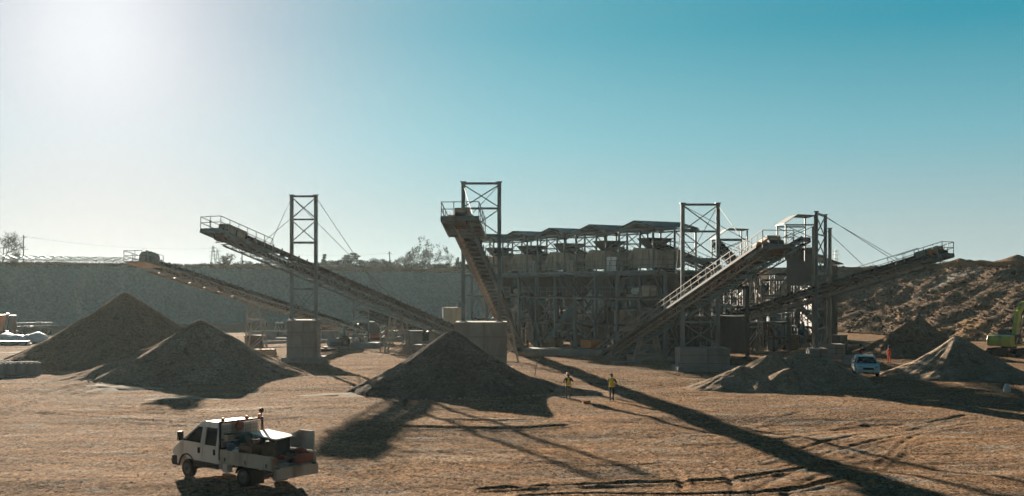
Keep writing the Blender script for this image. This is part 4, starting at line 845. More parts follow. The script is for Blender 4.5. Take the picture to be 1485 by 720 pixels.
# ------------------------------------------------------------------ vehicles
def apply_mods(o):
    dg = bpy.context.evaluated_depsgraph_get(); me = bpy.data.meshes.new_from_object(o.evaluated_get(dg)); old = o.data
    o.modifiers.clear(); o.data = me; me.name = old.name; bpy.data.meshes.remove(old)
def cut(o, cutters):
    for mb in cutters:
        c = mb.build('cutter', [], None, world=False) if False else mb.build('cutter', [])
        md = o.modifiers.new('b', 'BOOLEAN'); md.operation = 'DIFFERENCE'; md.solver = 'EXACT'; md.object = c
        bpy.context.view_layer.update(); apply_mods(o)
        me = c.data; bpy.data.objects.remove(c); bpy.data.meshes.remove(me)
def free(mb, name, m, **k): return mb.build(name, m, None, None, **k)
def adopt(o, t): o.parent = t; return o
def wheel(t, x, y, r, wd, side, rim='rim', hub=True):
    w_ = MB(); pr = [(r*.62,-wd/2),(r*.93,-wd/2),(r,-wd*.36),(r,wd*.36),(r*.93,wd/2),(r*.62,wd/2)]
    o = w_.lathe((x,y,r), pr, 22, V((0,1,0))).build('wheel', M['rubber'], t, world=False)
    q = MB(); q.lathe((x,y+side*wd*.30,r), [(r*.60,-.04),(r*.60,.05)], 16, V((0,1,0))); ri = q.build('rim', M[rim], o, world=False)
    for k in range(6):
        a = k*math.pi/3; q = None
    h = MB(); h.lathe((x,y+side*wd*.30+side*.06,r), [(r*.26,-.05),(r*.22,.05)], 10, V((0,1,0)))
    for k in range(8): a = k*math.pi/4; h.tube((x+r*.42*math.cos(a),y+side*(wd*.30+.03),r+r*.42*math.sin(a)),(x+r*.42*math.cos(a),y+side*(wd*.30+.058),r+r*.42*math.sin(a)),r*.09,n=8)
    h.build('hub', M['steel_dark'], o, world=False); return o
TH = math.radians(141.5)
truck = thing('flatbed_truck', 'white crew cab flatbed truck loaded with site gear and its tailgate hanging open', 'truck', (-9.30,41.45,gz(-9.30,41.45)+.02), TH)
PRO = [(1.45,.50),(3.0,.50),(3.9,.46),(4.33,.46),(4.40,.78),(4.36,1.10),(3.98,1.36),(2.80,2.15),(2.45,2.25),(1.60,2.27),(1.45,2.16)]
cab = MB().prism([(x,-.98,z) for x, z in PRO], (0,1.96,0)); cab = free(cab, 'cab', M['white'], bevel=.06, seg=3)
for v in cab.data.vertices:
    if v.co.z > 1.35: v.co.y *= 1-.13*(v.co.z-1.35)/.9
inn = MB().prism([(1.52,-.91,.62),(3.85,-.91,.62),(3.95,-.91,1.22),(3.84,-.91,1.38),(2.76,-.91,2.08),(2.42,-.91,2.17),(1.62,-.91,2.19),(1.52,-.91,2.1)], (0,1.82,0))
for i, p in enumerate(inn.v):
    if p[2] > 1.35: inn.v[i] = (p[0], p[1]*(1-.13*(p[2]-1.35)/.9), p[2])
FW = [(3.62,1.42),(2.60,1.40),(2.54,2.02),(2.86,2.02),(3.50,1.60)]; RW = [(2.36,1.36),(1.62,1.36),(1.62,2.04),(2.34,2.04)]
wins = [MB().prism([(x,-1.3,z) for x, z in q], (0,2.6,0)) for q in (FW, RW)]
wsq = MB().prism([(4.2,-.80,1.44),(2.2,-.72,2.10+.55),(2.2,.72,2.10+.55),(4.2,.80,1.44)][0:0] or [(3.98,-.82,1.42),(3.98,.82,1.42),(2.86,.70,2.10),(2.86,-.70,2.10)], (-.0,0,0)) if False else None
ws = MB(); n_ = V((.79,0,1.18)).normalized()
lo = [V((3.90,-.80,1.425)), V((3.90,.80,1.425)), V((2.88,.70,2.105)), V((2.88,-.70,2.105))]
ws.prism([p - n_*.18 for p in lo], n_*.36)
arch = [MB().tube((3.45,s*1.2,.40),(3.45,s*.62,.40),.50,n=24) for s in (-1,1)]
cut(cab, [inn]+wins+[ws]+arch); adopt(cab, truck)
gl = MB(); gl.prism([p - n_*.03 for p in lo], n_*.012); gl.build('windscreen', M['glass'], truck, world=False)
def tapy(y, z): return y*(1-.13*max(0,z-1.35)/.9)
for s in (-1, 1):
    for q, nm_ in ((FW,'front_door'),(RW,'rear_door')):
        DO = [(3.55,.76),(2.50,.72),(2.47,2.10),(2.84,2.10),(3.62,1.40)] if nm_ == 'front_door' else [(2.44,.72),(1.50,.72),(1.50,2.12),(2.42,2.12)]
        d_ = MB().prism([(x,0,z) for x, z in DO], (0,.016,0))
        d_ = free(d_, nm_, M['white']); cut(d_, [MB().prism([(x,-.5,z) for x, z in q], (0,1,0))])
        bm = bmesh.new(); bm.from_mesh(d_.data); bmesh.ops.subdivide_edges(bm, edges=bm.edges[:], cuts=2); bm.to_mesh(d_.data); bm.free()
        for v in d_.data.vertices: v.co.y = tapy(s*(.978+v.co.y), v.co.z) 
        adopt(d_, truck)
        g_ = MB().prism([(x,0,z) for x, z in q], (0,.008,0))
        g_.v = [(x, tapy(s*(.955+y), z), z) for x, y, z in g_.v]; g_.build('window_pane', M['glass'] , d_, world=False)
        hx = 2.68 if nm_ == 'front_door' else 1.72
        MB().box((hx,s*1.005,1.13),(.12,.035,.22)).build('door_handle', M['black'], d_, world=False, bevel=.012)
    mb = MB(); mb.prism([(1.46,s*.985-.012,.50),(2.98,s*.985-.012,.50),(2.95,s*.985-.012,.72),(1.46,s*.985-.012,.70)], (0,.026,0)); mb.build('sill_trim', M['black'], truck, world=False)
    a_ = MB()
    for k in range(12):
        t0, t1 = math.pi*(k/12), math.pi*((k+1)/12); a_.bar((3.45+.50*math.cos(t0),s*.985,.42+.50*math.sin(t0)),(3.45+.50*math.cos(t1),s*.985,.42+.50*math.sin(t1)),.06,.05,V((0,1,0)))
    a_.build('arch_trim', M['black'], truck, world=False)
    m_ = MB(); m_.box((3.62,s*1.17,1.62),(.13,.22,.36)); mi = m_.build('wing_mirror', M['black'], truck, world=False, bevel=.03); MB().bar((3.62,s*.95,1.45),(3.62,s*1.12,1.5),.06).build('mirror_arm', M['black'], mi, world=False)
    MB().box((4.33,s*.72,.98),(.12,.30,.24)).build('headlight', M['lamp_clear'], truck, world=False, bevel=.03)
MB().prism([(4.10,-1.0,.42),(4.43,-1.0,.42),(4.48,-1.0,.62),(4.42,-1.0,.80),(4.10,-1.0,.80)], (0,2.0,0)).build('front_bumper', M['black'], truck, world=False, bevel=.04)
MB().box((4.385,0,.99),(.05,1.0,.2)).build('grille', M['black'], truck, world=False, bevel=.015)
mb = MB(); mb.bar((3.86,-.62,1.47),(3.35,-.12,1.80),.025); mb.bar((3.86,.10,1.47),(3.35,.55,1.80),.025); mb.build('wiper', M['black'], truck, world=False)
for y in (-.5, .5): se = MB(); se.box((2.75,y,.95),(.5,.5,.18)); se.box((2.50,y,1.30),(.14,.48,.72)); se.box((2.48,y,1.75),(.1,.26,.2)); se.build('front_seat', M['cloth_black'], truck, world=False, bevel=.04)
se = MB(); se.box((1.85,0,.95),(.45,1.6,.18)); se.box((1.63,0,1.25),(.12,1.6,.6)); se.build('rear_bench', M['cloth_black'], truck, world=False, bevel=.04)
st_ = MB()
for k in range(14): a0, a1 = k*2*math.pi/14, (k+1)*2*math.pi/14; st_.bar((3.35+.1*math.sin(a0),.5+.2*math.cos(a0),1.42+.17*math.sin(a0)),(3.35+.1*math.sin(a1),.5+.2*math.cos(a1),1.42+.17*math.sin(a1)),.035)
st_.bar((3.35,.5,1.42),(3.6,.5,1.2),.05); st_.box((3.72,0,1.2),(.3,1.7,.3)); st_.build('dashboard', M['black'], truck, world=False)
for x in (3.45,): 
    for s in (-1, 1): wheel(truck, x, s*.87, .355, .23, s)
for s in (-1, 1): wheel(truck, 0, s*.90, .355, .22, s); wheel(truck, 0, s*.63, .355, .22, -s)
mb = MB()
for s in (-1, 1): mb.bar((3.9,s*.4,.62),(-1.7,s*.4,.62),.09,.18)
for x in (1.2,.5,-.6,-1.4): mb.bar((x,-.45,.62),(x,.45,.62),.08,.12)
mb.bar((0,-.95,.355),(0,.95,.355),.13); mb.tube((0,-.14,.355),(0,.14,.355),.2,n=12); mb.bar((3.45,-.8,.34),(3.45,.8,.34),.1); mb.bar((2.4,0,.5),(0,0,.4),.09); mb.tube((1.2,-.7,.55),(.5,-.7,.55),.18,n=10); mb.build('chassis', M['black'], truck, world=False)
MB().box((1.15,.82,.58),(.28,.26,.32)).build('side_locker', M['white'], truck, world=False, bevel=.02)
for s in (-1, 1):
    mb = MB(); mb.box((-.62,s*.78,.42),(.03,.52,.5)); mb.build('mud_flap', M['rubber'], truck, world=False)
    mb = MB()
    for k in range(8): t0, t1 = math.pi*(.08+.84*k/8), math.pi*(.08+.84*(k+1)/8); mb.bar((.43*math.cos(t0),s*.78,.37+.43*math.sin(t0)),(.43*math.cos(t1),s*.78,.37+.43*math.sin(t1)),.5,.02,V((0,0,1)) if 2 < k < 6 else V((1,0,0)))
    mb.build('rear_mudguard', M['black'], truck, world=False)
bed = MB(); bed.box((-.2,0,.83),(3.1,2.06,.07))
for x in (-1.6,-.9,-.2,.5,1.2): bed.box((x,0,.76),(.07,1.9,.08))
for s in (-1, 1): bed.box((-.2,s*1.035,.83),(3.1,.03,.11))
bed.build('bed_floor', M['alu'], truck, world=False)
def board(name, p, q, z0, z1, th=.035, m='alu', grooves=3):
    p, q = V(p), V(q); d_ = (q-p).normalized(); n2 = V((-d_.y,d_.x,0)); mb = MB(); h = z1-z0; k = grooves
    for i in range(k): mb.bar(p+Z*(z0+h*(i+.5)/k), q+Z*(z0+h*(i+.5)/k), th, h/k-.014, Z)
    mb.bar(p+Z*(z0+h*.5), q+Z*(z0+h*.5), th*.5, h*.98, Z)
    for c in (p+d_*.03, q-d_*.03): mb.bar(c+Z*z0, c+Z*z1, .07, th*1.35, n2)
    return mb.build(name, M[m], truck, world=False)
sb = board('side_board', (1.30,1.02,0), (-1.72,1.02,0), .88, 1.28); lt_ = MB()
for x in (1.0,-.2,-1.4): lt_.box((x,1.048,.93),(.06,.03,.14))
lt_.build('latch', M['steel_dark'], sb, world=False)
board('far_side_board', (1.30,-1.02,0), (-1.72,-1.02,0), .88, 1.28)
tg = board('tailgate', (-1.80,1.03,0), (-1.80,-1.03,0), .44, .84, .04); lm = MB()
for y in (-.85,.85): lm.box((-1.80,y,.85),(.05,.16,.05))
lm.build('hinge', M['steel_dark'], tg, world=False)
for s in (-1, 1): MB().box((-1.72,s*.84,.66),(.06,.24,.10)).build('tail_light', M['red'], truck, world=False, bevel=.01)
pan = MB(); pan.prism([(.35,-1.0,1.3),(-1.66,-1.0,1.3),(-1.66,-1.0,2.02),(-.9,-1.0,2.0),(.35,-1.0,1.55)], (0,.03,0)); pan.bar((-1.64,-.985,.88),(-1.64,-.985,2.04),.05); pan.build('tall_side_panel', M['alu'], truck, world=False)
rk = MB()
for s in (-1, 1): rk.bar((1.37,s*.99,.84),(1.37,s*.99,2.34),.075)
rk.bar((1.37,-1.0,2.28),(1.37,1.0,2.28),.06); rk.bar((1.37,-1.0,1.62),(1.37,1.0,1.62),.05); rk.bar((1.37,-1.0,1.3),(1.37,1.0,1.3),.05)
ra = rk.build('headboard_rack', M['steel_dark'], truck, world=False); me_ = MB()
for k in range(26): y = -.96+k*.0768; me_.bar((1.37,y,1.0),(1.37,y,2.27),.009)
for k in range(11): me_.bar((1.37,-.97,1.0+k*.138),(1.37,.97,1.0+k*.125),.009)
me_.build('wire_mesh', M['steel_light'], ra, world=False)
for y, h in ((.86,.09),(-.86,.09),(-.25,.07)): MB().lathe((1.37,y,2.32), [(.075,0),(.075,h),(.045,h+.04)], 10).build('beacon', M['orange'], ra, world=False)
mb = MB(); mb.bar((1.37,-.95,2.3),(1.37,-.95,2.52),.025); mb.lathe((1.40,-.95,2.58), [(.06,-.06),(.10,.0),(.10,.06)], 12, V((-1,0,0))); mb.build('work_lamp', M['black'], ra, world=False)
# ---- load on the bed: things of their own
RT = Matrix.Rotation(TH, 4, 'Z'); T0 = truck.location.copy()
def W(p): return T0 + RT @ V(p)
def load(name, label, cat, p): return thing(name, label, cat, W(p), TH, 'gear on the truck bed')
Fz = .87
t = load('tool_cabinet', 'dark tool cabinet with a white lid standing on the truck bed', 'cabinet', (.30,-.52,Fz)); MB().box((0,0,.41),(1.35,.80,.82)).build('cabinet_body', M['steel_dark'], t, world=False, bevel=.02)
mb = MB(); mb.prism([(-.90,-.46,.86),(-.90,.46,.80),(.76,.46,.88),(.76,-.46,.96)], (0,0,.045)); mb.build('lid', M['white'], t, world=False)
mb = MB()
for k in range(12): mb.box((-.62+k*.113,.408,.41),(.03,.02,.74))
mb.build('slatted_front', M['black'], t, world=False)
MB().bar((-.88,.40,.80),(-.66,.41,.5),.025).build('lid_stay', M['steel_light'], t, world=False)
t = load('water_drum', 'blue drum at the front of the truck bed behind the cab', 'drum', (1.05,.62,Fz)); MB().lathe((0,0,0), [(.22,0),(.24,.03),(.24,.30),(.255,.31),(.24,.33),(.24,.62),(.22,.66)], 16).build('drum_body', M['blue'], t, world=False); MB().lathe((.08,0,.66), [(.05,0),(.05,.04)], 8).build('cap', M['black'], t, world=False)
t = load('jerrycan', 'white jerrycan beside the blue drum on the truck bed', 'jerrycan', (.62,.78,Fz)); MB().box((0,0,.22),(.36,.20,.44)).build('can_body', M['white'], t, world=False, bevel=.05); mb = MB(); mb.bar((-.1,0,.43),(-.1,0,.52),.03); mb.bar((.08,0,.43),(.08,0,.52),.03); mb.bar((-.11,0,.52),(.09,0,.52),.03); mb.build('handle', M['white'], t, world=False); MB().lathe((.14,0,.43), [(.04,0),(.04,.06)], 8).build('cap', M['red'], t, world=False)
t = load('wooden_crate', 'brown wooden crate in the middle of the loaded truck bed', 'crate', (.02,.62,Fz))
mb = MB()
for k in range(4):
    for s in (-1, 1): mb.box((0,s*.26,.09+k*.16),(.74,.025,.14)); mb.box((s*.36,0,.09+k*.16),(.025,.5,.14))
for x in (-.33,.33):
    for y in (-.235,.235): mb.box((x,y,.32),(.05,.04,.64))
mb.build('slatted_sides', M['wood'], t, world=False); MB().box((0,0,.03),(.72,.5,.03)).build('bottom', M['wood'], t, world=False); MB().box((0,0,.66),(.78,.56,.03)).build('lid', M['wood'], t, world=False)
def lump(name, label, cat, p, rad, m, seed, zf=1.0, grp='gear on the truck bed', sub=3, amp=.35, loc=None):
    bm = bmesh.new(); bmesh.ops.create_icosphere(bm, subdivisions=sub, radius=1); 
    for v in bm.verts:
        c = v.co; n = float(fbm(np.array([c.x*1.6+seed]), np.array([c.y*1.6+c.z*1.3]), 3, seed)[0]); c *= 1+amp*n
        v.co = V((c.x*rad[0], c.y*rad[1], max(-.35, c.z)*rad[2]+.35*rad[2]))
    me = bpy.data.meshes.new(name); bm.to_mesh(me); bm.free(); me.materials.append(M[m]); me.shade_smooth()
    o = bpy.data.objects.new(name, me); COL.objects.link(o); o.location = loc if loc is not None else W(p); o.rotation_euler.z = TH if loc is None else seed; return tag(o, label, cat, grp)
lump('tarp_bundle', 'dark green tarpaulin bundle piled behind the truck cab', 'tarp', (.55,.12,Fz), (.62,.42,.72), 'tarp_green', 3)
lump('rubble_bag', 'black bag lying beside the red crate on the truck bed', 'bag', (-1.02,-.42,Fz), (.34,.28,.34), 'cloth_black', 5)
lump('rubble_bag', 'dusty grey sack near the open tailgate of the truck', 'sack', (-1.40,.35,Fz), (.26,.20,.14), 'steel_light', 8)
t = load('open_crate', 'red plastic crate at the tail end of the truck bed', 'crate', (-1.42,-.62,Fz)); mb = MB()
for s in (-1, 1): mb.box((0,s*.36,.17),(.44,.02,.34)); mb.box((s*.22,0,.17),(.02,.72,.34))
mb.box((0,0,.01),(.44,.72,.02)); mb.build('crate_shell', M['red'], t, world=False); MB().box((0,.375,.30),(.18,.02,.05)).build('handle', M['black'], t, world=False); 
lump('red_sack', 'red sack showing above the red crate on the truck bed', 'sack', (-1.18,-.72,Fz+.3), (.26,.24,.16), 'red', 9)
for i, (x0, y0, x1, y1, m_, lab) in enumerate([(-1.6,.55,-.35,.15,'timber_pale','pale wooden shovel lying across the truck bed'),(-1.5,.05,-.3,-.05,'orange','orange handled rake lying along the truck bed')]):
    t = load('shovel' if i == 0 else 'rake', lab, 'tool', (x0,y0,Fz+.16)); MB().tube((0,0,.02+i*.06),(x1-x0,y1-y0,.1+i*.06),.022,n=6).build('shaft', M[m_], t, world=False)
    MB().box((-.06,0,.02+i*.06),(.26,.22,.02)).build('blade', M['steel_dark'], t, world=False)
t = load('parts_box', 'small cream box strapped to the rack behind the cab', 'box', (1.18,.70,Fz+.72)); MB().box((0,0,.12),(.22,.36,.22)).build('box_body', M['cream'], t, world=False, bevel=.02); MB().box((0,0,.25),(.24,.38,.03)).build('lid', M['rust'], t, world=False)
t = load('hose_reel', 'round rusty hose reel hanging on the rack behind the cab', 'reel', (1.26,.18,Fz+1.05)); MB().lathe((0,0,.18), [(.18,-.05),(.18,-.03),(.07,-.03),(.07,.03),(.18,.03),(.18,.05)], 18, V((1,0,0))).build('drum', M['red'], t, world=False); MB().bar((.08,0,.1),(.08,0,.42),.04).build('bracket', M['steel_dark'], t, world=False)
t = load('toolbox', 'yellow and black toolbox between the shovels on the truck bed', 'toolbox', (-.72,.35,Fz)); MB().box((0,0,.12),(.5,.26,.24)).build('box_body', M['orange'], t, world=False, bevel=.02); MB().box((0,0,.26),(.52,.28,.05)).build('lid', M['black'], t, world=False); MB().bar((-.1,0,.33),(.1,0,.33),.03).build('handle', M['black'], t, world=False)

def bucket(label, p, m, r=.15):
    t = load('bucket', label, 'bucket', p); MB().lathe((0,0,0), [(r*.8,0),(r,.30),(r*.94,.30),(r*.76,.03)], 14).build('bucket_shell', M[m], t, world=False); q = MB()
    for k in range(8): a0, a1 = math.pi*k/8, math.pi*(k+1)/8; q.bar((r*math.cos(a0),0,.3+r*.8*math.sin(a0)),(r*math.cos(a1),0,.3+r*.8*math.sin(a1)),.012)
    q.build('bail', M['steel_dark'], t, world=False)
bucket('black mortar bucket behind the wooden crate on the truck', (-.48,.74,Fz), 'black'); bucket('red bucket near the open tail of the truck bed', (-1.05,.10,Fz), 'red', .14); bucket('pale bucket standing by the slatted cabinet on the truck', (-.62,.05,Fz), 'alu', .16)
def coil(label, p, m, r):
    t = load('cable_coil', label, 'coil', p)
    for j in range(4):
        q = MB(); n = 18
        for k in range(n): a0, a1 = 2*math.pi*k/n, 2*math.pi*(k+1)/n; q.tube((r*(1-.08*j)*math.cos(a0),r*(1-.08*j)*math.sin(a0),.03+j*.035),(r*(1-.08*j)*math.cos(a1),r*(1-.08*j)*math.sin(a1),.03+j*.035),.022,n=6,cap=False)
        q.build('loop', M[m], t, world=False)
coil('orange cable coil lying near the tailgate of the truck', (-1.25,.72,Fz), 'orange', .22); coil('black hose coil lying on the truck bed beside the toolbox', (-.95,.68,Fz), 'black', .2)
for i, (x, y, z, sx_2, sy_2, sz_2, m_, lab) in enumerate([(.72,.28,Fz,.42,.36,.34,'timber_pale','cardboard box behind the white jerrycan on the truck'),(.80,.22,Fz+.35,.34,.30,.22,'red','red tool case stacked on the cardboard box on the truck'),(-.30,.78,Fz,.34,.22,.26,'cream','cream tin box beside the wooden crate on the truck'),(.30,-.1,Fz,.3,.3,.5,'blue','blue case wedged before the slatted cabinet on the truck'),(-.1,.60,Fz+.69,.40,.34,.18,'rust','rusty case lying on top of the wooden crate on the truck')]):
    t = load('storage_case', lab, 'case', (x,y,z)); MB().box((0,0,sz_2/2),(sx_2,sy_2,sz_2)).build('case_body', M[m_], t, world=False, bevel=.015); MB().box((0,0,sz_2),(sx_2*1.03,sy_2*1.03,.03)).build('lid', M[m_], t, world=False); MB().bar((-.07,sy_2/2+.02,sz_2*.7),(.07,sy_2/2+.02,sz_2*.7),.025).build('handle', M['black'], t, world=False)
lump('dust_sheet', 'brown dust sheet crumpled over gear in the middle of the truck bed', 'sheet', (-.42,.22,Fz), (.42,.30,.55), 'wood', 15, amp=.6)
# ---- white SUV and the parked cars far behind
def car(label, loc, rz, paint, group=None, suv=True):
    t = thing('suv' if suv else 'parked_car', label, 'car', loc, rz, group)
    lp = [(-2.35,.42),(-2.42,.78),(-2.36,1.05),(-2.2,1.12),(1.15,1.10),(1.75,1.02),(2.18,.90),(2.38,.72),(2.40,.42),(2.2,.30),(-2.2,.30)]
    b = MB().prism([(x,-.96,z) for x, z in lp], (0,1.92,0)); b = free(b, 'body', M[paint], bevel=.10, seg=3)
    for v in b.data.vertices:
        x = v.co.x; k = 1 - .07*max(0,(x-1.5)/1.0)**2 - .06*max(0,(-x-1.6)/.8)**2; v.co.y *= k
        if abs(v.co.y) < .55 and v.co.z > .8 and x > .9: v.co.z += .03
    cut(b, [MB().tube((x,s*1.2,.37),(x,s*.68,.37),.42,n=22) for x in (1.45,-1.42) for s in (-1,1)]); adopt(b, t); 
    def ring(x, z, hw): return [(x,-hw,z),(x,hw,z)]
    pts = [(1.20,1.08,.86),(.35,1.58,.66),(-.2,1.67,.64),(-1.3,1.65,.62),(-2.0,1.45,.62),(-2.25,1.08,.84)]
    mb = MB(); vs = []
    for x, z, hw in pts: vs += [(x,-hw,z),(x,hw,z)]
    base = []
    for x in (1.20,.35,-.2,-1.3,-2.0,-2.25): base += [(x,-.89,1.07),(x,.89,1.07)]
    n = len(pts); vs2 = vs+base; fs = [(2*i,2*i+1,2*i+3,2*i+2) for i in range(n-1)]
    for s in (0, 1):
        for i in range(n-1): fs.append((2*i+s, 2*(i+1)+s, 2*n+2*(i+1)+s, 2*n+2*i+s))
    mb.add(vs2, fs); mb.build('greenhouse', M['dark_glass'], t, world=False, smooth=False)
    r = MB(); r.add([(.42,-.60,1.60),(.42,.60,1.60),(-.2,.62,1.695),(-.2,-.62,1.695),(-1.3,.60,1.675),(-1.3,-.60,1.675),(-2.0,.58,1.48),(-2.0,-.58,1.48)], [(0,1,2,3),(3,2,4,5),(5,4,6,7)]); 
    r.v += [(x*1.0, y, z-.04) for x, y, z in r.v]; r.f += [(11,10,9,8),(13,12,10,11),(15,14,12,13)]; r.mi += [0]*3
    r.build('roof', M[paint], t, world=False)
    for s in (-1, 1):
        p = MB(); p.bar((1.18,s*.87,1.09),(.38,s*.665,1.60),.07); p.bar((.38,s*.665,1.60),(-1.3,s*.63,1.68),.06); p.bar((-.45,s*.885,1.08),(-.55,s*.655,1.66),.08); p.bar((-2.2,s*.84,1.1),(-1.3,s*.63,1.66),.16)
        p.build('roof_pillar', M[paint], t, world=False)
    for x in (1.45,-1.42):
        for s in (-1, 1): wheel(t, x, s*.80, .36, .24, s)
    MB().box((2.40,0,.72),(.06,.86,.17)).build('grille', M['black'], t, world=False, bevel=.02)
    mb = MB(); mb.box((2.39,0,.37),(.08,.9,.14)); 
    for s in (-1, 1): mb.box((2.33,s*.70,.45),(.08,.30,.2))
    mb.build('air_intake', M['black'], t, world=False)
    for s in (-1, 1):
        MB().prism([(2.30,s*.54,.80),(2.12,s*.90,.84),(2.10,s*.90,.93),(2.26,s*.54,.90)], (.06,0,0)).build('headlight', M['lamp_clear'], t, world=False)
        MB().box((.95,s*1.04,1.14),(.14,.2,.14)).build('wing_mirror', M[paint], t, world=False, bevel=.03)
        MB().box((-2.36,s*.66,.92),(.08,.4,.14)).build('tail_light', M['red'], t, world=False)
    MB().box((2.435,0,.50),(.02,.46,.10)).build('number_plate', M['white'], t, world=False)
    return t
g_ = GD(1255,93.5); car('white SUV facing the viewer, parked between the sand piles', g_, math.radians(-102), 'white_car')
g_ = GD(474,186); car('red car parked far behind the concrete barriers', g_, math.radians(20), 'red', 'cars parked at the back', suv=False)
g_ = GD(492,190); car('white car parked far behind the barriers beside the red one', g_, math.radians(15), 'white_car', 'cars parked at the back', suv=False)
g_ = GD(622,188); car('pale blue car parked far behind the transfer conveyor', g_, math.radians(170), 'blue', 'cars parked at the back', suv=False)

# ---- excavator
g_ = GD(1463,121); ex = thing('excavator', 'lime green excavator half hidden behind the tan conical pile', 'excavator', g_, math.radians(42))
ex.scale = (1.03,)*3
for s in (-1, 1):
    mb = MB(); pr = [(-1.9,.0),(1.9,.0),(2.15,.2),(2.15,.55),(1.85,.82),(-1.85,.82),(-2.15,.55),(-2.15,.2)]
    tr = mb.prism([(x,s*1.2-.28,z) for x, z in pr], (0,.56,0)).build('track', M['rubber'], ex, world=False, bevel=.03); w_ = MB()
    for k in range(6): w_.lathe((-1.5+k*.6,s*1.2+s*.29,.36), [(.2,-.02),(.2,.03)], 12, V((0,1,0)))
    w_.build('road_wheels', M['steel_dark'], tr, world=False)
MB().lathe((0,0,.75), [(.8,0),(.8,.3)], 20).build('slew_ring', M['steel_dark'], ex, world=False)
MB().box((-.2,0,1.15),(3.6,2.5,.2)).build('turntable', M['lime'], ex, world=False, bevel=.03)
MB().prism([(-2.4,-1.25,1.1),(-1.4,-1.25,1.1),(-1.4,-1.25,2.25),(-2.3,-1.25,2.15),(-2.55,-1.25,1.7)], (0,2.5,0)).build('counterweight', M['lime'], ex, world=False, bevel=.08, seg=3)
MB().box((-.55,-.7,1.75),(1.7,1.05,1.05)).build('engine_cover', M['steel_dark'], ex, world=False, bevel=.06)
mb = MB(); mb.prism([(-1.3,-1.262,1.35),(-.9,-1.262,1.35),(-.4,-1.262,2.0),(-.8,-1.262,2.0)], (0,.02,0)); mb.box((.1,-1.255,1.6),(.6,.03,.5)); mb.build('side_panel', M['cream'], ex, world=False)
mb = MB(); mb.box((.95,.72,1.98),(1.5,1.0,1.55)); ca = mb.build('cab', M['steel_dark'], ex, world=False, bevel=.06)
gq = MB(); gq.box((.95,.72,2.18),(1.3,1.02,.85)); gq.box((.98,.72,2.15),(1.5,.8,1.0)); gq.build('cab_window', M['dark_glass'], ca, world=False)
bo = MB(); bp2 = [(.9,1.5,.32),(1.5,3.2,.42),(2.1,4.6,.40),(3.3,5.5,.34),(5.0,5.6,.28)]
for (x0, z0, h0), (x1, z1, h1) in zip(bp2[:-1], bp2[1:]): bo.bar((x0,-.1,z0),(x1,-.1,z1),.46,(h0+h1)*.72,V((-.5,0,1)))
bo.build('boom', M['lime'], ex, world=False, bevel=.02)
MB().bar((5.0,-.1,5.7),(5.9,-.1,2.8),.4,.42,V((1,0,.2))).build('stick', M['lime'], ex, world=False)
MB().prism([(5.8,-.6,2.9),(6.1,-.6,2.3),(5.7,-.6,1.6),(5.0,-.6,1.6),(5.3,-.6,2.3)], (0,1.1,0)).build('bucket', M['steel_dark'], ex, world=False)
for y in (-.45,.25): MB().tube((1.3,y,1.5),(2.6,y,4.2),.09,n=8).build('boom_cylinder', M['steel_light'], ex, world=False)

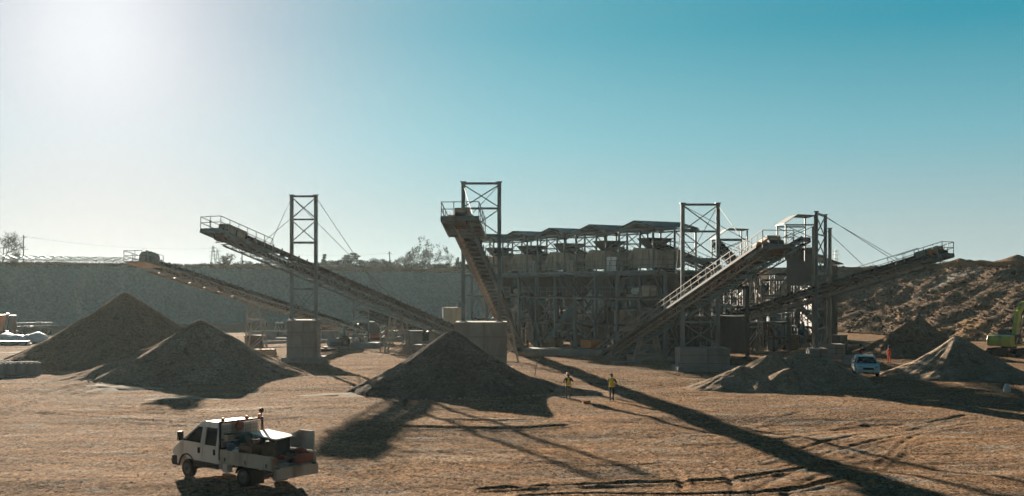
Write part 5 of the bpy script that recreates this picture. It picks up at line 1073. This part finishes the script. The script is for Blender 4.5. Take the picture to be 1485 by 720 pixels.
# ------------------------------------------------------------------ people
def person(label, loc, rz, arms, mats, vest=None, helmet=None, hair='hair', stance=(.0,.0), h=1.75, lean=.03, vest_tri=False):
    k = h/1.75; t = thing('person', label, 'person', loc, rz, 'people')
    vs, es, rd, mt = [], [], [], []
    def add(p, r, m, par=None):
        vs.append(V(p)*k); rd.append(r*k if not isinstance(r, tuple) else (r[0]*k, r[1]*k)); mt.append(m)
        if par is not None: es.append((par, len(vs)-1))
        return len(vs)-1
    J, T_, S, BT = 0, 1, 2, 3       # jacket, trousers, skin, boots
    pel = add((0,0,.95),(.145,.11),T_); bel = add((0,lean*.4,1.10),(.14,.105),J,pel); che = add((0,lean,1.28),(.165,.115),J,bel); upc = add((0,lean,1.41),(.13,.095),J,che)
    nk = add((0,lean+.01,1.495),.056,S,upc); hb = add((0,lean+.03,1.575),(.068,.080),S,nk); hd = add((0,lean+.035,1.655),(.078,.094),S,hb); tp_ = add((0,lean+.025,1.725),(.055,.066),S,hd)
    add((0,lean+.135,1.63),.014,S,hd)
    for s, st_ in ((-1, stance[0]), (1, stance[1])):
        hp = add((s*.095,0,.88),.092,T_,pel); kn = add((s*.105,st_*.5+.02,.50),.064,T_,hp); an = add((s*.11,st_,.11),.050,T_,kn); hl = add((s*.11,st_-.02,.055),.048,BT,an); add((s*.12,st_+.17,.04),.042,BT,hl)
        el, wr, hand = arms[0 if s < 0 else 1]
        sh = add((s*.185,lean,1.40),.062,J,upc); e = add(el,.046,J,sh); w_ = add(wr,.034,J,e); dv = (V(hand)-V(wr)).normalized(); pm = add(V(wr)+dv*.06,(.036,.024),S,w_)
        sd = dv.cross(V((0,0,1))); sd = sd.normalized() if sd.length > .1 else V((0,1,0)); cu = sd.cross(dv)
        for q, ln in ((-1.5,.062),(-.5,.075),(.5,.072),(1.5,.055)):
            b_ = V(wr)+dv*.105+sd*(q*.019); f1 = add(b_,.0105,S,pm); f2 = add(b_+dv*ln*.55-cu*.008,.0095,S,f1); add(b_+dv*ln*.85-cu*.035,.0085,S,f2)
        t1 = add(V(wr)+dv*.05+sd*.045-cu*.01,.012,S,pm); add(V(wr)+dv*.09+sd*.058-cu*.03,.010,S,t1)
    me = bpy.data.meshes.new('body'); me.from_pydata([v[:] for v in vs], es, []); o = bpy.data.objects.new('body', me); COL.objects.link(o)
    md = o.modifiers.new('skin', 'SKIN'); md.branch_smoothing = .4
    sv = me.skin_vertices[0].data if me.skin_vertices else None
    if sv is None:
        bm = bmesh.new(); bm.from_mesh(me); bm.verts.layers.skin.verify(); bm.to_mesh(me); bm.free(); sv = me.skin_vertices[0].data
    for i, r in enumerate(rd): sv[i].radius = r if isinstance(r, tuple) else (r, r); sv[i].use_root = (i == 0)
    sub = o.modifiers.new('sub', 'SUBSURF'); sub.levels = 2; sub.render_levels = 2
    bpy.context.view_layer.update(); apply_mods(o); me = o.data
    me.materials.clear()
    for m_ in mats: me.materials.append(M[m_])
    A = np.array([v[:] for v in vs])
    for p in me.polygons:
        c = np.array(p.center); i = int(np.argmin(((A-c)**2).sum(1))); p.material_index = mt[i]; p.use_smooth = True
    o.parent = t
    ey = MB()
    for s in (-1, 1): ey.lathe((s*.034*k,(lean+.122)*k,1.665*k), [(.004*k,-.01),(.011*k,0),(.004*k,.01)], 8, V((0,1,0)))
    ey.build('eyes', M['black'], t, world=False); mo = MB(); mo.box((0,(lean+.118)*k,1.598*k),(.045*k,.012,.010*k)); mo.build('mouth', M['red'], t, world=False)
    er = MB()
    for s in (-1, 1): er.box((s*.081*k,(lean+.03)*k,1.64*k),(.016*k,.03*k,.055*k))
    er.build('ears', M['skin'], t, world=False, bevel=.005)
    if helmet:
        H = MB(); c = (0,(lean+.03)*k,1.67*k); H.lathe(c, [(.125*k,0),(.125*k,.03),(.112*k,.075),(.075*k,.115),(.02*k,.128)], 18); H.prism([(-.08*k,(lean+.13)*k,1.67*k),(.08*k,(lean+.13)*k,1.67*k),(.05*k,(lean+.20)*k,1.665*k),(-.05*k,(lean+.20)*k,1.665*k)], (0,0,.015)); H.build('helmet', M[helmet], t, world=False, smooth=True)
    if hair:
        H = MB(); c = (0,(lean+.008)*k,1.55*k if not helmet else 1.5*k); top_ = .21 if not helmet else .17
        H.lathe(c, [(.06*k,0),(.088*k,.05*k),(.096*k,.11*k),(.085*k,.165*k),(.04*k,top_*k)], 14); H.build('hair', M[hair], t, world=False, smooth=True)
        for q in t.children:
            if q.name.startswith('hair'):
                for v in q.data.vertices:
                    if v.co.y > (lean+.05)*k and v.co.z < 1.69*k: v.co.y = (lean+.05)*k
    if vest:
        Vb = MB(); n = 20; prof = [(.90,.182,.135),(1.0,.176,.130),(1.12,.172,.126),(1.25,.190,.136),(1.36,.198,.132),(1.43,.165,.112),(1.455,.10,.085)]
        for (z, rx, ry) in prof:
            for i in range(n): a = 2*math.pi*i/n; Vb.v.append((rx*k*math.cos(a), (ry*math.sin(a)+lean*.8)*k, z*k))
        for j in range(len(prof)-1):
            for i in range(n):
                Vb.f.append((j*n+i, j*n+(i+1)%n, (j+1)*n+(i+1)%n, (j+1)*n+i)); a = 2*math.pi*(i+.5)/n; z = (prof[j][0]+prof[j+1][0])/2
                open_front = math.sin(a) > .93; arm = abs(math.cos(a)) > .86 and z > 1.28
                dark = vest_tri and z > 1.02 and abs(math.cos(a)) > 1.0-(z-1.0)*2.0
                Vb.mi.append(1 if (dark or arm) else 0)
        Vb.build('vest', [M[vest], M['cloth_black']], t, world=False, smooth=True)
        if vest == 'yellow':
            sr = MB()
            for z, rx, ry in ((1.02,.179,.133),(1.10,.177,.130)):
                pts_ = [(rx*k*1.015*math.cos(2*math.pi*i/20), (ry*1.015*math.sin(2*math.pi*i/20)+lean*.8)*k, z*k) for i in range(21)]
                for p_, q_ in zip(pts_[:-1], pts_[1:]): sr.bar(p_, q_, .012, .03)
            sr.build('reflective_strip', M['steel_light'], t, world=False)
    return t
def pz(px, D): g = GD(px, D); g.z = gz(g.x, g.y); return g
person('person in orange helmet, black jacket and yellow vest seen from behind', pz(824,73.2), math.radians(4), [((-.33,.0,1.17),(-.22,.20,1.10),(-.12,.30,1.13)),((.33,.02,1.20),(.24,.20,1.26),(.12,.28,1.28))], ['cloth_black','cloth_navy','skin','wood'], 'yellow', 'orange', 'hair', (.0,.03), 1.74, .02, True)
person('person with dark hair and yellow vest raising a hand to the face', pz(887,72.4), math.radians(-18), [((-.30,.12,1.24),(-.20,.30,1.36),(-.10,.30,1.48)),((.30,.10,1.16),(.16,.27,1.12),(.05,.33,1.14))], ['cloth_black','cloth_black','skin','cloth_black'], 'yellow', None, 'hair', (.05,-.05), 1.78, .02)
dn = [((-.27,-.02,1.14),(-.29,.06,.90),(-.29,.10,.80)),((.27,-.02,1.14),(.29,.06,.90),(.29,.10,.80))]
person('person in full orange workwear standing in front of the dark pile', pz(1289,109), math.radians(-140), dn, ['orange_cloth','orange_cloth','skin','cloth_black'], None, None, 'hair', (.06,-.05), 1.72)
person('person in dull orange workwear half hidden by the low wall behind the white SUV', pz(1250,112), math.radians(60), [((-.28,.06,1.14),(-.2,.22,1.02),(-.1,.3,1.02)),((.28,.06,1.14),(.2,.22,1.02),(.1,.3,1.02))], ['rust_cloth','rust_cloth','skin','cloth_black'], None, None, 'hair', (.1,-.1), 1.72, .12)
# ------------------------------------------------------------------ rim grass, trees, poles, houses on the plain
def rim_idx(pa, pb): return np.where((px_of > pa) & (px_of < pb) & (by > 60))[0]
TI = int(np.argmin(np.abs(prof-1.0)))
def tufts(name, n, pa, pb, hmin, hmax, m, label, trow=(TI-1, TI+4), seed=1):
    r = np.random.default_rng(seed); ids = rim_idx(pa, pb); vs, fs = [], []
    for _ in range(n):
        i = ids[r.integers(len(ids))]; q = rows[r.integers(*trow)]; x, y, z = q[0][i]+r.normal()*.5, q[1][i]+r.normal()*.5, q[2][i]-.1
        hh = hmin+(hmax-hmin)*r.random()**2
        for _k in range(5):
            a = r.random()*6.28; lx_, ly_ = math.cos(a)*hh*.5*r.random(), math.sin(a)*hh*.5*r.random(); w_ = .03+.05*r.random(); o = len(vs)
            vs += [(x-w_,y,z),(x+w_,y,z),(x+lx_,y+ly_,z+hh*(.6+.5*r.random()))]; fs.append((o,o+1,o+2))
    me = bpy.data.meshes.new(name); me.from_pydata(vs, [], fs); me.materials.append(M[m]); o = bpy.data.objects.new(name, me); COL.objects.link(o); return tag(o, label, 'grass', None, 'stuff')
tufts('rim_grass', 9000, -120, 720, .3, 1.0, 'dry_grass', 'dry brown grass growing along the left rim of the pit')
tufts('rim_scrub', 1800, 1190, 1370, .3, .9, 'dry_grass', 'sparse dry scrub on the right rim of the pit', seed=4)
def bare_tree_mesh(seed, h, spread=.55, depth=6, up_=.35):
    r = random.Random(seed); tr, tw = MB(), MB()
    def grow(p, d, ln, rad, k):
        q = p + d*ln; (tr if k < 3 else tw).tube(p, q, max(rad,.028), max(rad*.66,.022), n=5 if k < 2 else 3, cap=False)
        if k >= depth: return
        for _ in range(3 if k in (1,2,3) else 2):
            v = V((r.gauss(0,1), r.gauss(0,1), r.gauss(0,.7)+up_)).normalized(); nd = (d*(1-spread)+v*spread).normalized()
            grow(p.lerp(q, .65+.35*r.random()), nd, ln*(.66+.2*r.random()), rad*.62, k+1)
    grow(V((0,0,-.3)), Z, h*.27, h*.016+.02, 0); return tr, tw
def leaves(mb, c, rad, n, r, s=.3, flat=1.0):
    for _ in range(n):
        v = V((r.gauss(0,1), r.gauss(0,1), r.gauss(0,1))); v = v.normalized()*(r.random()**.45); p = V(c)+V((v.x*rad[0], v.y*rad[1], v.z*rad[2]))
        a = V((r.gauss(0,1), r.gauss(0,1), r.gauss(0,flat))).normalized(); b_ = a.cross(V((r.gauss(0,1), r.gauss(0,1), r.gauss(0,1)))).normalized(); q = s*(.5+r.random())
        o = len(mb.v); mb.v += [tuple(p-a*q), tuple(p+b_*q*.55), tuple(p+a*q), tuple(p-b_*q*.5)]; mb.f.append((o,o+1,o+2,o+3)); mb.mi.append(0)
PLAIN = 11.35
def put_tree(name, label, loc, parts, group, cat='tree', scale=1, rz=0):
    t = thing(name, label, cat, loc, rz, group)
    for nm_, mb, m_ in parts: mb.build(nm_, M[m_], t, world=False)
    t.scale = (scale,)*3; return t
def tp(px, D, z=PLAIN): g = GD(px, D); return (g.x, g.y, z)
GB = 'bare trees on the plain'
for i, (px, D, top, sp, lab) in enumerate([(4,262,333,.6,'big bare tree cut by the left edge of the view'),(337,290,366,.75,'round bare tree standing right of the lattice pylons'),(578,290,372,.6,'thin bare tree just right of the wooden utility pole'),(598,292,370,.6,'slim bare tree left of the tallest tree of the row'),(612,296,357,.5,'tallest tree of the bare row on the rim'),(624,293,362,.5,'tall bare tree touching the tallest one on its right'),(642,290,364,.6,'bare tree left of the dark cypress'),(553,292,374,.7,'low bare tree left of the wooden utility pole'),(352,300,374,.8,'small bare tree beside the round bare one'),(605,305,365,.55,'bare tree behind the tallest one')]):
    h = CH+(HY-top)/F*D - PLAIN; tr, tw = bare_tree_mesh(60+i, h, sp, 7 if i in (0,1,4) else 6)
    zt = max(v[2] for v in tr.v+tw.v); r = random.Random(i); lf = MB()
    if i in (4,5,6,9): 
        for _ in range(7): leaves(lf, (r.uniform(-h*.17,h*.17), r.uniform(-h*.17,h*.17), h*r.uniform(.5,.92)), (h*.09,h*.09,h*.09), 20, r, .15)
    parts = [('trunk', tr, 'bark'), ('twigs', tw, 'bark')] + ([('crown', lf, 'leaf_olive')] if lf.v else [])
    put_tree('bare_tree', lab, tp(px,D), parts, GB, scale=h/zt if not lf.v else h/zt*.98)
def bushy(name, label, px, D, top, wpx, m, seed, lumps=9, group='evergreens and shrubs on the plain', tiers=0, cat='tree'):
    h = CH+(HY-top)/F*D - PLAIN; wd = wpx*D/F/2; r = random.Random(seed); tr, cr = MB(), MB()
    tr.tube((0,0,-.3),(0,0,h*.8), .06+h*.02, .03, n=6)
    if tiers:
        for k in range(tiers):
            f = k/(tiers-1); z = h*(.28+.66*f); w_ = wd*(1-.62*f)*(.8+.4*r.random())
            for _ in range(4): a = r.random()*6.28; d_ = w_*(.2+.65*r.random()); tr.tube((0,0,z-.25),(d_*math.cos(a),d_*math.sin(a),z),.05,.02,n=3,cap=False); leaves(cr, (d_*math.cos(a),d_*math.sin(a),z), (w_*.45,w_*.45,h*.055), 60, r, .24, .3)
    else:
        for k in range(lumps):
            f = k/max(1,lumps-1); z = h*(.18+.7*f*(.7+.3*r.random())); w_ = wd*math.sqrt(max(.05,1-((z/h-.45)/.6)**2)); a = r.random()*6.28; d_ = w_*.75*r.random()
            leaves(cr, (d_*math.cos(a), d_*math.sin(a), z), (wd*.45,wd*.45,h*.17), 90, r, .2)
    return put_tree(name, label, tp(px,D), [('trunk', tr, 'bark'), ('crown', cr, m)], group, cat)
bushy('cedar_tree', 'broad dark cedar with layered branches above the rim', 512, 292, 367, 40, 'leaf_dark', 3, tiers=7)
bushy('cedar_tree', 'second dark cedar overlapping the broad one on its left', 500, 296, 370, 26, 'leaf_dark', 5, tiers=6)
bushy('conifer_tree', 'small pointed conifer right of the left portal tower', 470, 290, 369, 14, 'leaf_dark', 6, tiers=6)
bushy('conifer_tree', 'low spreading conifer left of the left portal tower', 388, 292, 376, 22, 'leaf_dark', 7, tiers=5)
bushy('conifer_tree', 'blurred dark conifer just behind the left portal tower', 402, 310, 378, 14, 'leaf_dark', 27, tiers=5)
bushy('cypress_tree', 'narrow dark cypress beside the house near the steep conveyor', 664, 292, 371, 7, 'leaf_dark', 8, lumps=12)
for i, (px, top, wp, m_, lab) in enumerate([(22,366,20,'leaf_dry','brown shrub under the big bare tree at the left edge'),(478,381,26,'leaf_olive','green shrub left of the cedars'),(455,383,24,'leaf_olive','low shrub right of the left tower post'),(538,384,24,'leaf_olive','shrub between cedar and utility pole'),(556,381,20,'leaf_dark','dark shrub at the foot of the low bare tree'),(575,385,26,'leaf_dry','round brown shrub right of the utility pole'),(590,386,14,'leaf_dark','small dark shrub in front of the slim bare tree'),(628,387,26,'leaf_dry','brown shrub below the tallest tree'),(648,386,18,'leaf_olive','shrub below the bare tree by the cypress'),(325,382,18,'leaf_dry','dry shrub left of the round bare tree'),(360,384,22,'leaf_dry','dry shrub right of the round bare tree'),(415,385,26,'leaf_olive','low shrub behind the left tower'),(436,384,20,'leaf_olive','low shrub between the left tower posts'),(684,384,18,'leaf_olive','shrub behind the central tower post'),(490,380,40,'leaf_dark','long dark hedge clump under the cedars at left'),(525,380,36,'leaf_dark','long dark hedge clump under the cedars at right'),(610,381,34,'leaf_olive','thicket under the tallest bare tree'),(545,379,22,'leaf_olive','rounded thicket beside the low bare tree'),(664,383,26,'leaf_dark','dark thicket around the cypress'),(425,381,24,'leaf_dark','dark thicket between conifer and tower'),(465,384,26,'leaf_dark','low dark thicket under the pointed conifer'),(506,385,30,'leaf_olive','low thicket below the broad cedar'),(565,386,20,'leaf_olive','low thicket at the foot of the wooden utility pole'),(598,386,22,'leaf_olive','low thicket under the slim bare tree'),(638,386,24,'leaf_dark','low dark thicket under the bare tree by the cypress'),(344,386,30,'leaf_dry','dry thicket under the round bare tree'),(374,386,20,'leaf_olive','low thicket between two poles left of the tower'),(308,388,16,'leaf_dry','dry thicket at the foot of the far pylons')]):
    bushy('shrub', lab, px, 275+i%3*6, top-5, wp*1.3, m_, 40+i, lumps=12, cat='shrub')
def pole(label, px, D, top, arm=True):
    z1 = CH+(HY-top)/F*D; b0 = tp(px,D); t = thing('utility_pole', label, 'pole', b0, 0, 'utility poles on the plain')
    MB().tube((0,0,-.5),(0,0,z1-PLAIN),.17,.11,n=8).build('pole_shaft', M['bark'], t, world=False)
    if arm:
        MB().bar((-.75,0,z1-PLAIN-.55),(.75,0,z1-PLAIN-.55),.1).build('crossarm', M['bark'], t, world=False)
        for x in (-.65,0,.65): MB().tube((x,0,z1-PLAIN-.5),(x,0,z1-PLAIN-.25),.06,n=6).build('insulator', M['white'], t, world=False)
    return V((b0[0], b0[1], z1-.3))
a_ = pole('slim utility pole beside the glasshouse frames at the far left', 34, 258, 341); b_ = pole('utility pole seen under the left conveyor head', 351, 285, 357, False); c_ = pole('wooden utility pole with crossarm between cedars and bare trees', 565, 288, 365); pole('short utility pole left of the left portal tower', 385, 300, 368, False)
wm = MB()
for p_, q_ in ((a_, b_), (b_, c_)):
    pr_ = None
    for k in range(13): f = k/12; x = p_.lerp(q_, f) - Z*(6*f*(1-f)); pr_ and wm.tube(pr_, x, .02, n=3, cap=False); pr_ = x
one(wm, 'overhead_wire', M['cable'], 'thin wire sagging between the utility poles on the plain', 'wire', loc=a_)
def pylon(label, px, D, top):
    z1 = CH+(HY-top)/F*D-PLAIN; t = thing('lattice_pylon', label, 'pylon', tp(px,D), 0, 'far lattice pylons'); mb = MB(); w_ = z1*.12
    cs = [(-1,-1),(1,-1),(1,1),(-1,1)]; n = 9
    def pt(c, f): k = w_*(1-f)**1.3+.35; return V((c[0]*k, c[1]*k, z1*f))
    for j in range(4):
        for k in range(n): mb.bar(pt(cs[j],k/n), pt(cs[j],(k+1)/n), .28); mb.bar(pt(cs[j],k/n), pt(cs[(j+1)%4],(k+1)/n), .16)
    mb.build('lattice_mast', M['steel'], t, world=False); q = MB()
    for f in (.72,.84,.95): q.bar((-w_*.95,0,z1*f),(w_*.95,0,z1*f),.3)
    q.build('crossarms', M['steel'], t, world=False)
pylon('taller of the two far lattice pylons', 309, 720, 357); pylon('shorter of the two far lattice pylons', 315.5, 800, 362); pylon('tiny far pylon just right of the lattice tower', 1212, 800, 362)
def house(label, px, D, wpx, eave, ridge, roof='tile', m='brick', dep=8):
    z0 = PLAIN-.2; w_ = wpx*D/F; ze, zr = CH+(HY-eave)/F*D-z0, CH+(HY-ridge)/F*D-z0; g = GD(px,D); t = thing('house', label, 'house', (g.x,g.y,z0), .08, 'houses on the plain')
    MB().box((0,dep/2,ze/2),(w_,dep,ze)).build('wall', M[m], t, world=False); r_ = MB(); r_.prism([(-w_/2-.5,-.5,ze),(-w_/2-.5,dep+.5,ze),(-w_/2-.5,dep/2,zr)],(w_+1,0,0)); rf = r_.build('roof', M[roof], t, world=False)
    MB().box((w_*.25,dep*.45,zr),(.6,.6,1.2)).build('chimney', M['brick'], rf, world=False)
    for k in range(3): MB().box((-w_*.3+k*w_*.3,-.02,ze*.55),(w_*.1,.06,ze*.3)).build('window', M['dark_glass'], t, world=False)
house('low house with a hipped roof right of the lower left conveyor head', 297, 300, 22, 389, 383); house('wide low house behind the round bare tree', 368, 305, 34, 388.5, 384); house('flat pale building beside the cypress', 682, 300, 38, 386, 382.5, 'roof'); house('narrow house among the bare trees', 591, 310, 9, 388, 384, m='cabin_green')
# ---- glasshouse frames on the left rim
for k in range(8):
    px0 = 176-25.4*k; D = 232.0; x0, x1 = GD(px0-25.4,D).x, GD(px0,D).x; z0 = 11.6; ze, zr = CH+(HY-377.3+.35*k)/F*D, CH+(HY-373.2+.45*k)/F*D; y0 = D
    t = thing('glasshouse_frame', f'{ORD[7-k]} open gabled tunnel frame from the left in the sawtooth row on the rim', 'frame', ((x0+x1)/2,y0,z0), 0, 'sawtooth row of open frames'); xm = (x0*.35+x1*.65) if True else 0
    xm = x0+(x1-x0)*.58; mb = MB()
    for y in (y0, y0+5, y0+10, y0+15): mb.bar((x0,y,ze),(xm,y,zr),.12); mb.bar((xm,y,zr),(x1,y,ze),.12)
    mb.bar((xm,y0,zr),(xm,y0+15,zr),.1); mb.bar((x0,y0,ze),(x0,y0+15,ze),.1); mb.build('rafters', M['steel'], t)
    for y in (y0, y0+7.5, y0+15):
        MB().bar((x0,y,z0-.3),(x0,y,ze),.09).build('post', M['steel'], t)
    mb = MB(); mb.bar((x0,y0,ze-.35),(x1,y0,ze-.35),.06); mb.bar((xm,y0,ze-.35),(xm,y0,zr),.06); mb.bar((xm,y0,z0-.3),(xm,y0,ze-.3),.06); mb.build('tie', M['steel'], t)
# ------------------------------------------------------------------ yard clutter at the back and left
for i, (px, D, rz, lab) in enumerate([(-2,97.0,.05,'studded concrete block cut by the left edge of the view'),(11,94.5,.02,'left one of the two studded concrete blocks before the brown pile'),(41,95.0,.04,'right one of the two studded concrete blocks before the brown pile')]):
    g = GD(px,D); t = thing('concrete_block', lab, 'concrete block', (g.x,g.y,0), rz, 'studded concrete blocks'); MB().box((0,0,.45),(1.72,1.3,1.0)).build('block_body', M['concrete_pale'], t, world=False, bevel=.04)
    for x in (-.63,-.21,.21,.63):
        for y in (-.3,.3): MB().lathe((x,y,.95), [(.16,0),(.14,.12)], 12).build('stud', M['concrete_pale'], t, world=False)
def bar_(label, pxa, pxb, D, zb, zt, th=.6, m='concrete', name='concrete_barrier', group='concrete barriers and beams', dD=0, cat='barrier'):
    a, b = GD(pxa,D), GD(pxb,D+dD); t = thing(name, label, cat, (a+b)/2, 0, group); mb = MB(); mb.prism([a+V((0,0,zb)), a+V((0,th,zb)), a+V((0,th*.7,zt)), a+V((0,th*.3,zt))], b-a); mb.build('barrier_body', M[m], t)
    n = max(2, int((b-a).length/2)); q = MB()
    for k in range(1, n): p = a.lerp(b, k/n); q.box(p+V((0,th*.14,(zb+zt)/2)), (.05,.06,zt-zb))
    q.build('joint', M['steel_dark'], t)
bar_('long grey concrete barrier behind the tallest tower block', 360, 660, 158, 0, 1.25); bar_('pale flat-topped concrete beam left of the tallest block', 376, 414, 137, .35, .75, 1.0, 'concrete_pale', 'concrete_beam', dD=3, cat='beam'); bar_('pale long concrete beam right of the tallest block', 460, 520, 141, .3, .75, .9, 'concrete_pale', 'concrete_beam', cat='beam'); bar_('pale concrete beam under the transfer conveyor', 556, 590, 146, .4, .8, .9, 'concrete_pale', 'concrete_beam', cat='beam')
bar_('low concrete wall behind the white SUV', 1222, 1262, 106.5, 0, .95, .35, 'concrete', 'low_wall', cat='wall')
bar_('dark earth stained concrete beam beside the lattice tower foundation', 1206, 1236, 118, 0, .8, .6, 'steel_dark', 'concrete_beam', cat='beam')
for i, (px, lab) in enumerate([(402.5,'left portable toilet cabin behind the tallest block'),(408.7,'right portable toilet cabin behind the tallest block')]):
    g = GD(px,172); t = thing('portable_toilet', lab, 'toilet cabin', g, 0, 'portable toilets'); MB().box((0,0,.95),(.62,1.1,1.9)).build('cabin_body', M['cabin_green'], t, world=False, bevel=.03); MB().box((0,-.56,.92),(.46,.03,1.6)).build('door', M['cabin_green'], t, world=False); MB().lathe((0,0,1.9), [(.36,0),(.33,.12),(.15,.22)], 4).build('roof', M['white'], t, world=False)
g = GD(658,152); t = thing('storage_tank', 'cream storage tank with a railing on top behind the dark middle pile', 'tank', g); MB().lathe((0,1.6,0), [(1.62,0),(1.62,4.5),(1.66,4.55),(1.66,4.7)], 24).build('tank_shell', M['cream'], t, world=False)
r = MB(); pts_ = [V((1.5*math.cos(a), 1.6+1.5*math.sin(a), 4.7)) for a in np.linspace(0, 2*math.pi, 13)]; railing(r, pts_, 1.0, .8, .03); r.build('railing', M['steel'], t, world=False); MB().box((.9,1.4,5.1),(.8,.8,.8)).build('top_unit', M['teal'], t, world=False)
q = GD(512,138); rack('slender cable braced scaffold mast right of the tallest block', q.x, q.y, 2, 2, 1.9, 1.8, (1.6,3.2,4.8,6.2), .1, 'steel', col=.12, group='scaffold masts')
one(MB().box((q.x+1,q.y-.4,.25),(4.6,3.2,.7)), 'concrete_slab', M['concrete'], 'square concrete pad under the scaffold mast', 'slab', bevel=.04)
q = GD(566,146); rack('low scaffold under the transfer conveyor', q.x, q.y, 3, 2, 1.7, 1.6, (1.3,2.6), .1, 'steel', col=.11, group='scaffold masts')
machine('grey switch cabinet under the transfer conveyor', 0,0,0,'crate','steel',1.35, at=GD(600,139), rz=.1, group='small plant left of the middle')
machine('rusty red drive unit at the foot of the lower left conveyor', 0,0,0,'pump','red',1.1, at=GD(545,150), rz=.4, group='small plant left of the middle')
machine('red machine box left of the tallest block', 0,0,0,'crate','rust',1.2, at=GD(368,131), rz=0, group='small plant left of the middle')
machine('dark winch at the foot of the transfer conveyor', 0,0,0,'pump','steel_dark',1.3, at=GD(612,146), rz=.2, group='small plant left of the middle')
def stack(label, px, D, n, L_, W_, H_, m, rz=0, name='timber_stack', cat='timber stack', group='stacks lying in the yard'):
    g = GD(px,D); t = thing(name, label, cat, g, rz, group)
    for k in range(n): MB().box((random.uniform(-.1,.1),random.uniform(-.1,.1),H_*(k+.5)+.05),(L_*random.uniform(.9,1),W_,H_*.92)).build('plank', M[m], t, world=False, bevel=.01)
stack('pale timber stack left of the tallest block behind the pile', 385, 121, 3, 2.6, 1.2, .22, 'timber_pale', .1); stack('pale slab stack between the mast and the middle pile', 598, 131, 3, 2.4, 1.5, .22, 'concrete_pale', 0, 'slab_stack', 'slab stack'); stack('thin pale slab stack right of the tallest block', 505, 146, 3, 3.0, 1.4, .25, 'concrete_pale', .05, 'slab_stack', 'slab stack'); stack('weathered plank pile at the foot of the steep conveyor', 757, 127, 2, 3.0, .8, .16, 'wood', .3); stack('pale plank pile in front of the steep conveyor foot', 765, 121, 2, 2.4, .9, .14, 'timber_pale', -.2); stack('brown block stack right of the steep conveyor foot', 792, 129, 3, 1.0, .9, .32, 'wood', 0)
# left edge: parked machine, flatbed, white bundles
g = GD(4,166); t = thing('orange_machine', 'orange and grey machine at the left edge in front of the pit wall', 'machine', g); MB().box((-.6,0,2.2),(1.5,2.0,2.4)).build('machine_body', M['orange'], t, world=False, bevel=.06); MB().tube((1.5,0,0),(1.5,0,3.3),.55,n=14).build('silo', M['steel'], t, world=False); MB().bar((.2,-.3,.6),(.9,-.3,3.6),.3).build('hoist_arm', M['steel_light'], t, world=False); MB().box((.1,0,.5),(3.4,2.2,.9)).build('chassis', M['steel_dark'], t, world=False)
a, b = GD(20,172), GD(80,176); t = thing('flat_trailer', 'dark long flat trailer at the foot of the left pit wall', 'trailer', (a+b)/2); mb = MB(); mb.bar(a+Z*1.3, b+Z*1.3, 2.4, .3); mb.build('trailer_deck', M['steel_dark'], t); q = MB(); railing(q, [a+V((0,-1.2,1.4)), b+V((0,-1.2,1.4))], .55, .9, .05, mid=False); q.build('side_rail', M['steel'], t)
for f in (.12,.2,.8,.88):
    p = a.lerp(b, f); MB().tube(p+V((0,-1.1,.5)), p+V((0,-.8,.5)), .5, n=14).build('wheel', M['rubber'], t)
for i, (px, D, rad, m_, lab) in enumerate([(10,152,(2.2,1.1,.9),'tarp_white','white wrapped bundle nearest the left edge'),(26,150,(1.9,1.0,.8),'tarp_white','white wrapped bundle second from the left edge'),(40,149,(.9,.9,.8),'tarp_white','small white wrapped bundle in the middle of the row'),(54,150,(2.2,1.2,1.0),'tarp_white','long white wrapped bundle touching the brown pile')]):
    lump('wrapped_bundle', lab, 'bundle', None, rad, m_, 11+i, grp='white wrapped bundles', amp=.2, loc=GD(px,D))
stack('dark stack of steel plates in front of the white bundles', 14, 141, 2, 5.0, 1.4, .3, 'steel_dark', 0, 'plate_stack', 'plate stack')
# things on the ground in front
g = pz(850,70.5); t = thing('orange_pipe_offcut', 'small orange pipe offcut lying on the gravel between the two people', 'pipe', g, .2); MB().tube((-.22,0,.10),(.22,0,.10),.10,n=12).build('pipe_shell', M['orange'], t, world=False); MB().tube((.21,0,.10),(.26,0,.10),.125,n=12).build('pipe_collar', M['orange'], t, world=False)
g = pz(1460,77.5); lump('plastic_sack', 'pale blue white plastic sack lying on the ground at the right edge', 'sack', None, (.26,.2,.42), 'tarp_white', 21, grp=None, amp=.25, loc=g)
def post_(label, px, D, h_, lean=.25):
    g = pz(px,D); t = thing('marker_stake', label, 'stake', g, 0, 'leaning stakes'); MB().tube((0,0,-.1),(lean,0,h_),.035,n=6).build('stake_shaft', M['wood'], t, world=False); MB().box((lean*.9,0,h_*.92),(.22,.04,.16)).build('stake_board', M['wood'], t, world=False)
post_('leaning wooden stake on the gravel left of the person with the helmet', 775, 92, 1.5)
one(MB().box(GD(905,107)+V((0,0,.1)), (2.2,1.0,.35), Matrix.Rotation(.2,3,'Z')), 'scrap_plate', M['steel'], 'flat grey scrap plate lying before the short concrete slab', 'plate', bevel=.02)

machine('grey pump set on the ground right of the tallest tower block', 0,0,0,'pump','steel',1.2, at=GD(487,133), rz=.5, group='small plant left of the middle')
machine('small cream cabinet under the dark conveyor left of the tank', 0,0,0,'crate','cream',1.1, at=GD(632,146), rz=0, group='small plant left of the middle')
machine('dark crusher unit behind the scaffold mast', 0,0,0,'crusher','steel_dark',1.2, at=GD(532,152), rz=.2, group='small plant left of the middle')
stack('long pale pipe stack in front of the concrete barrier', 430, 150, 2, 6.0, .8, .3, 'concrete_pale', .03, 'pipe_stack', 'pipe stack'); stack('rusty beam stack left of the scaffold mast', 476, 127, 2, 2.6, .7, .2, 'rust', -.1, 'beam_stack', 'beam stack')
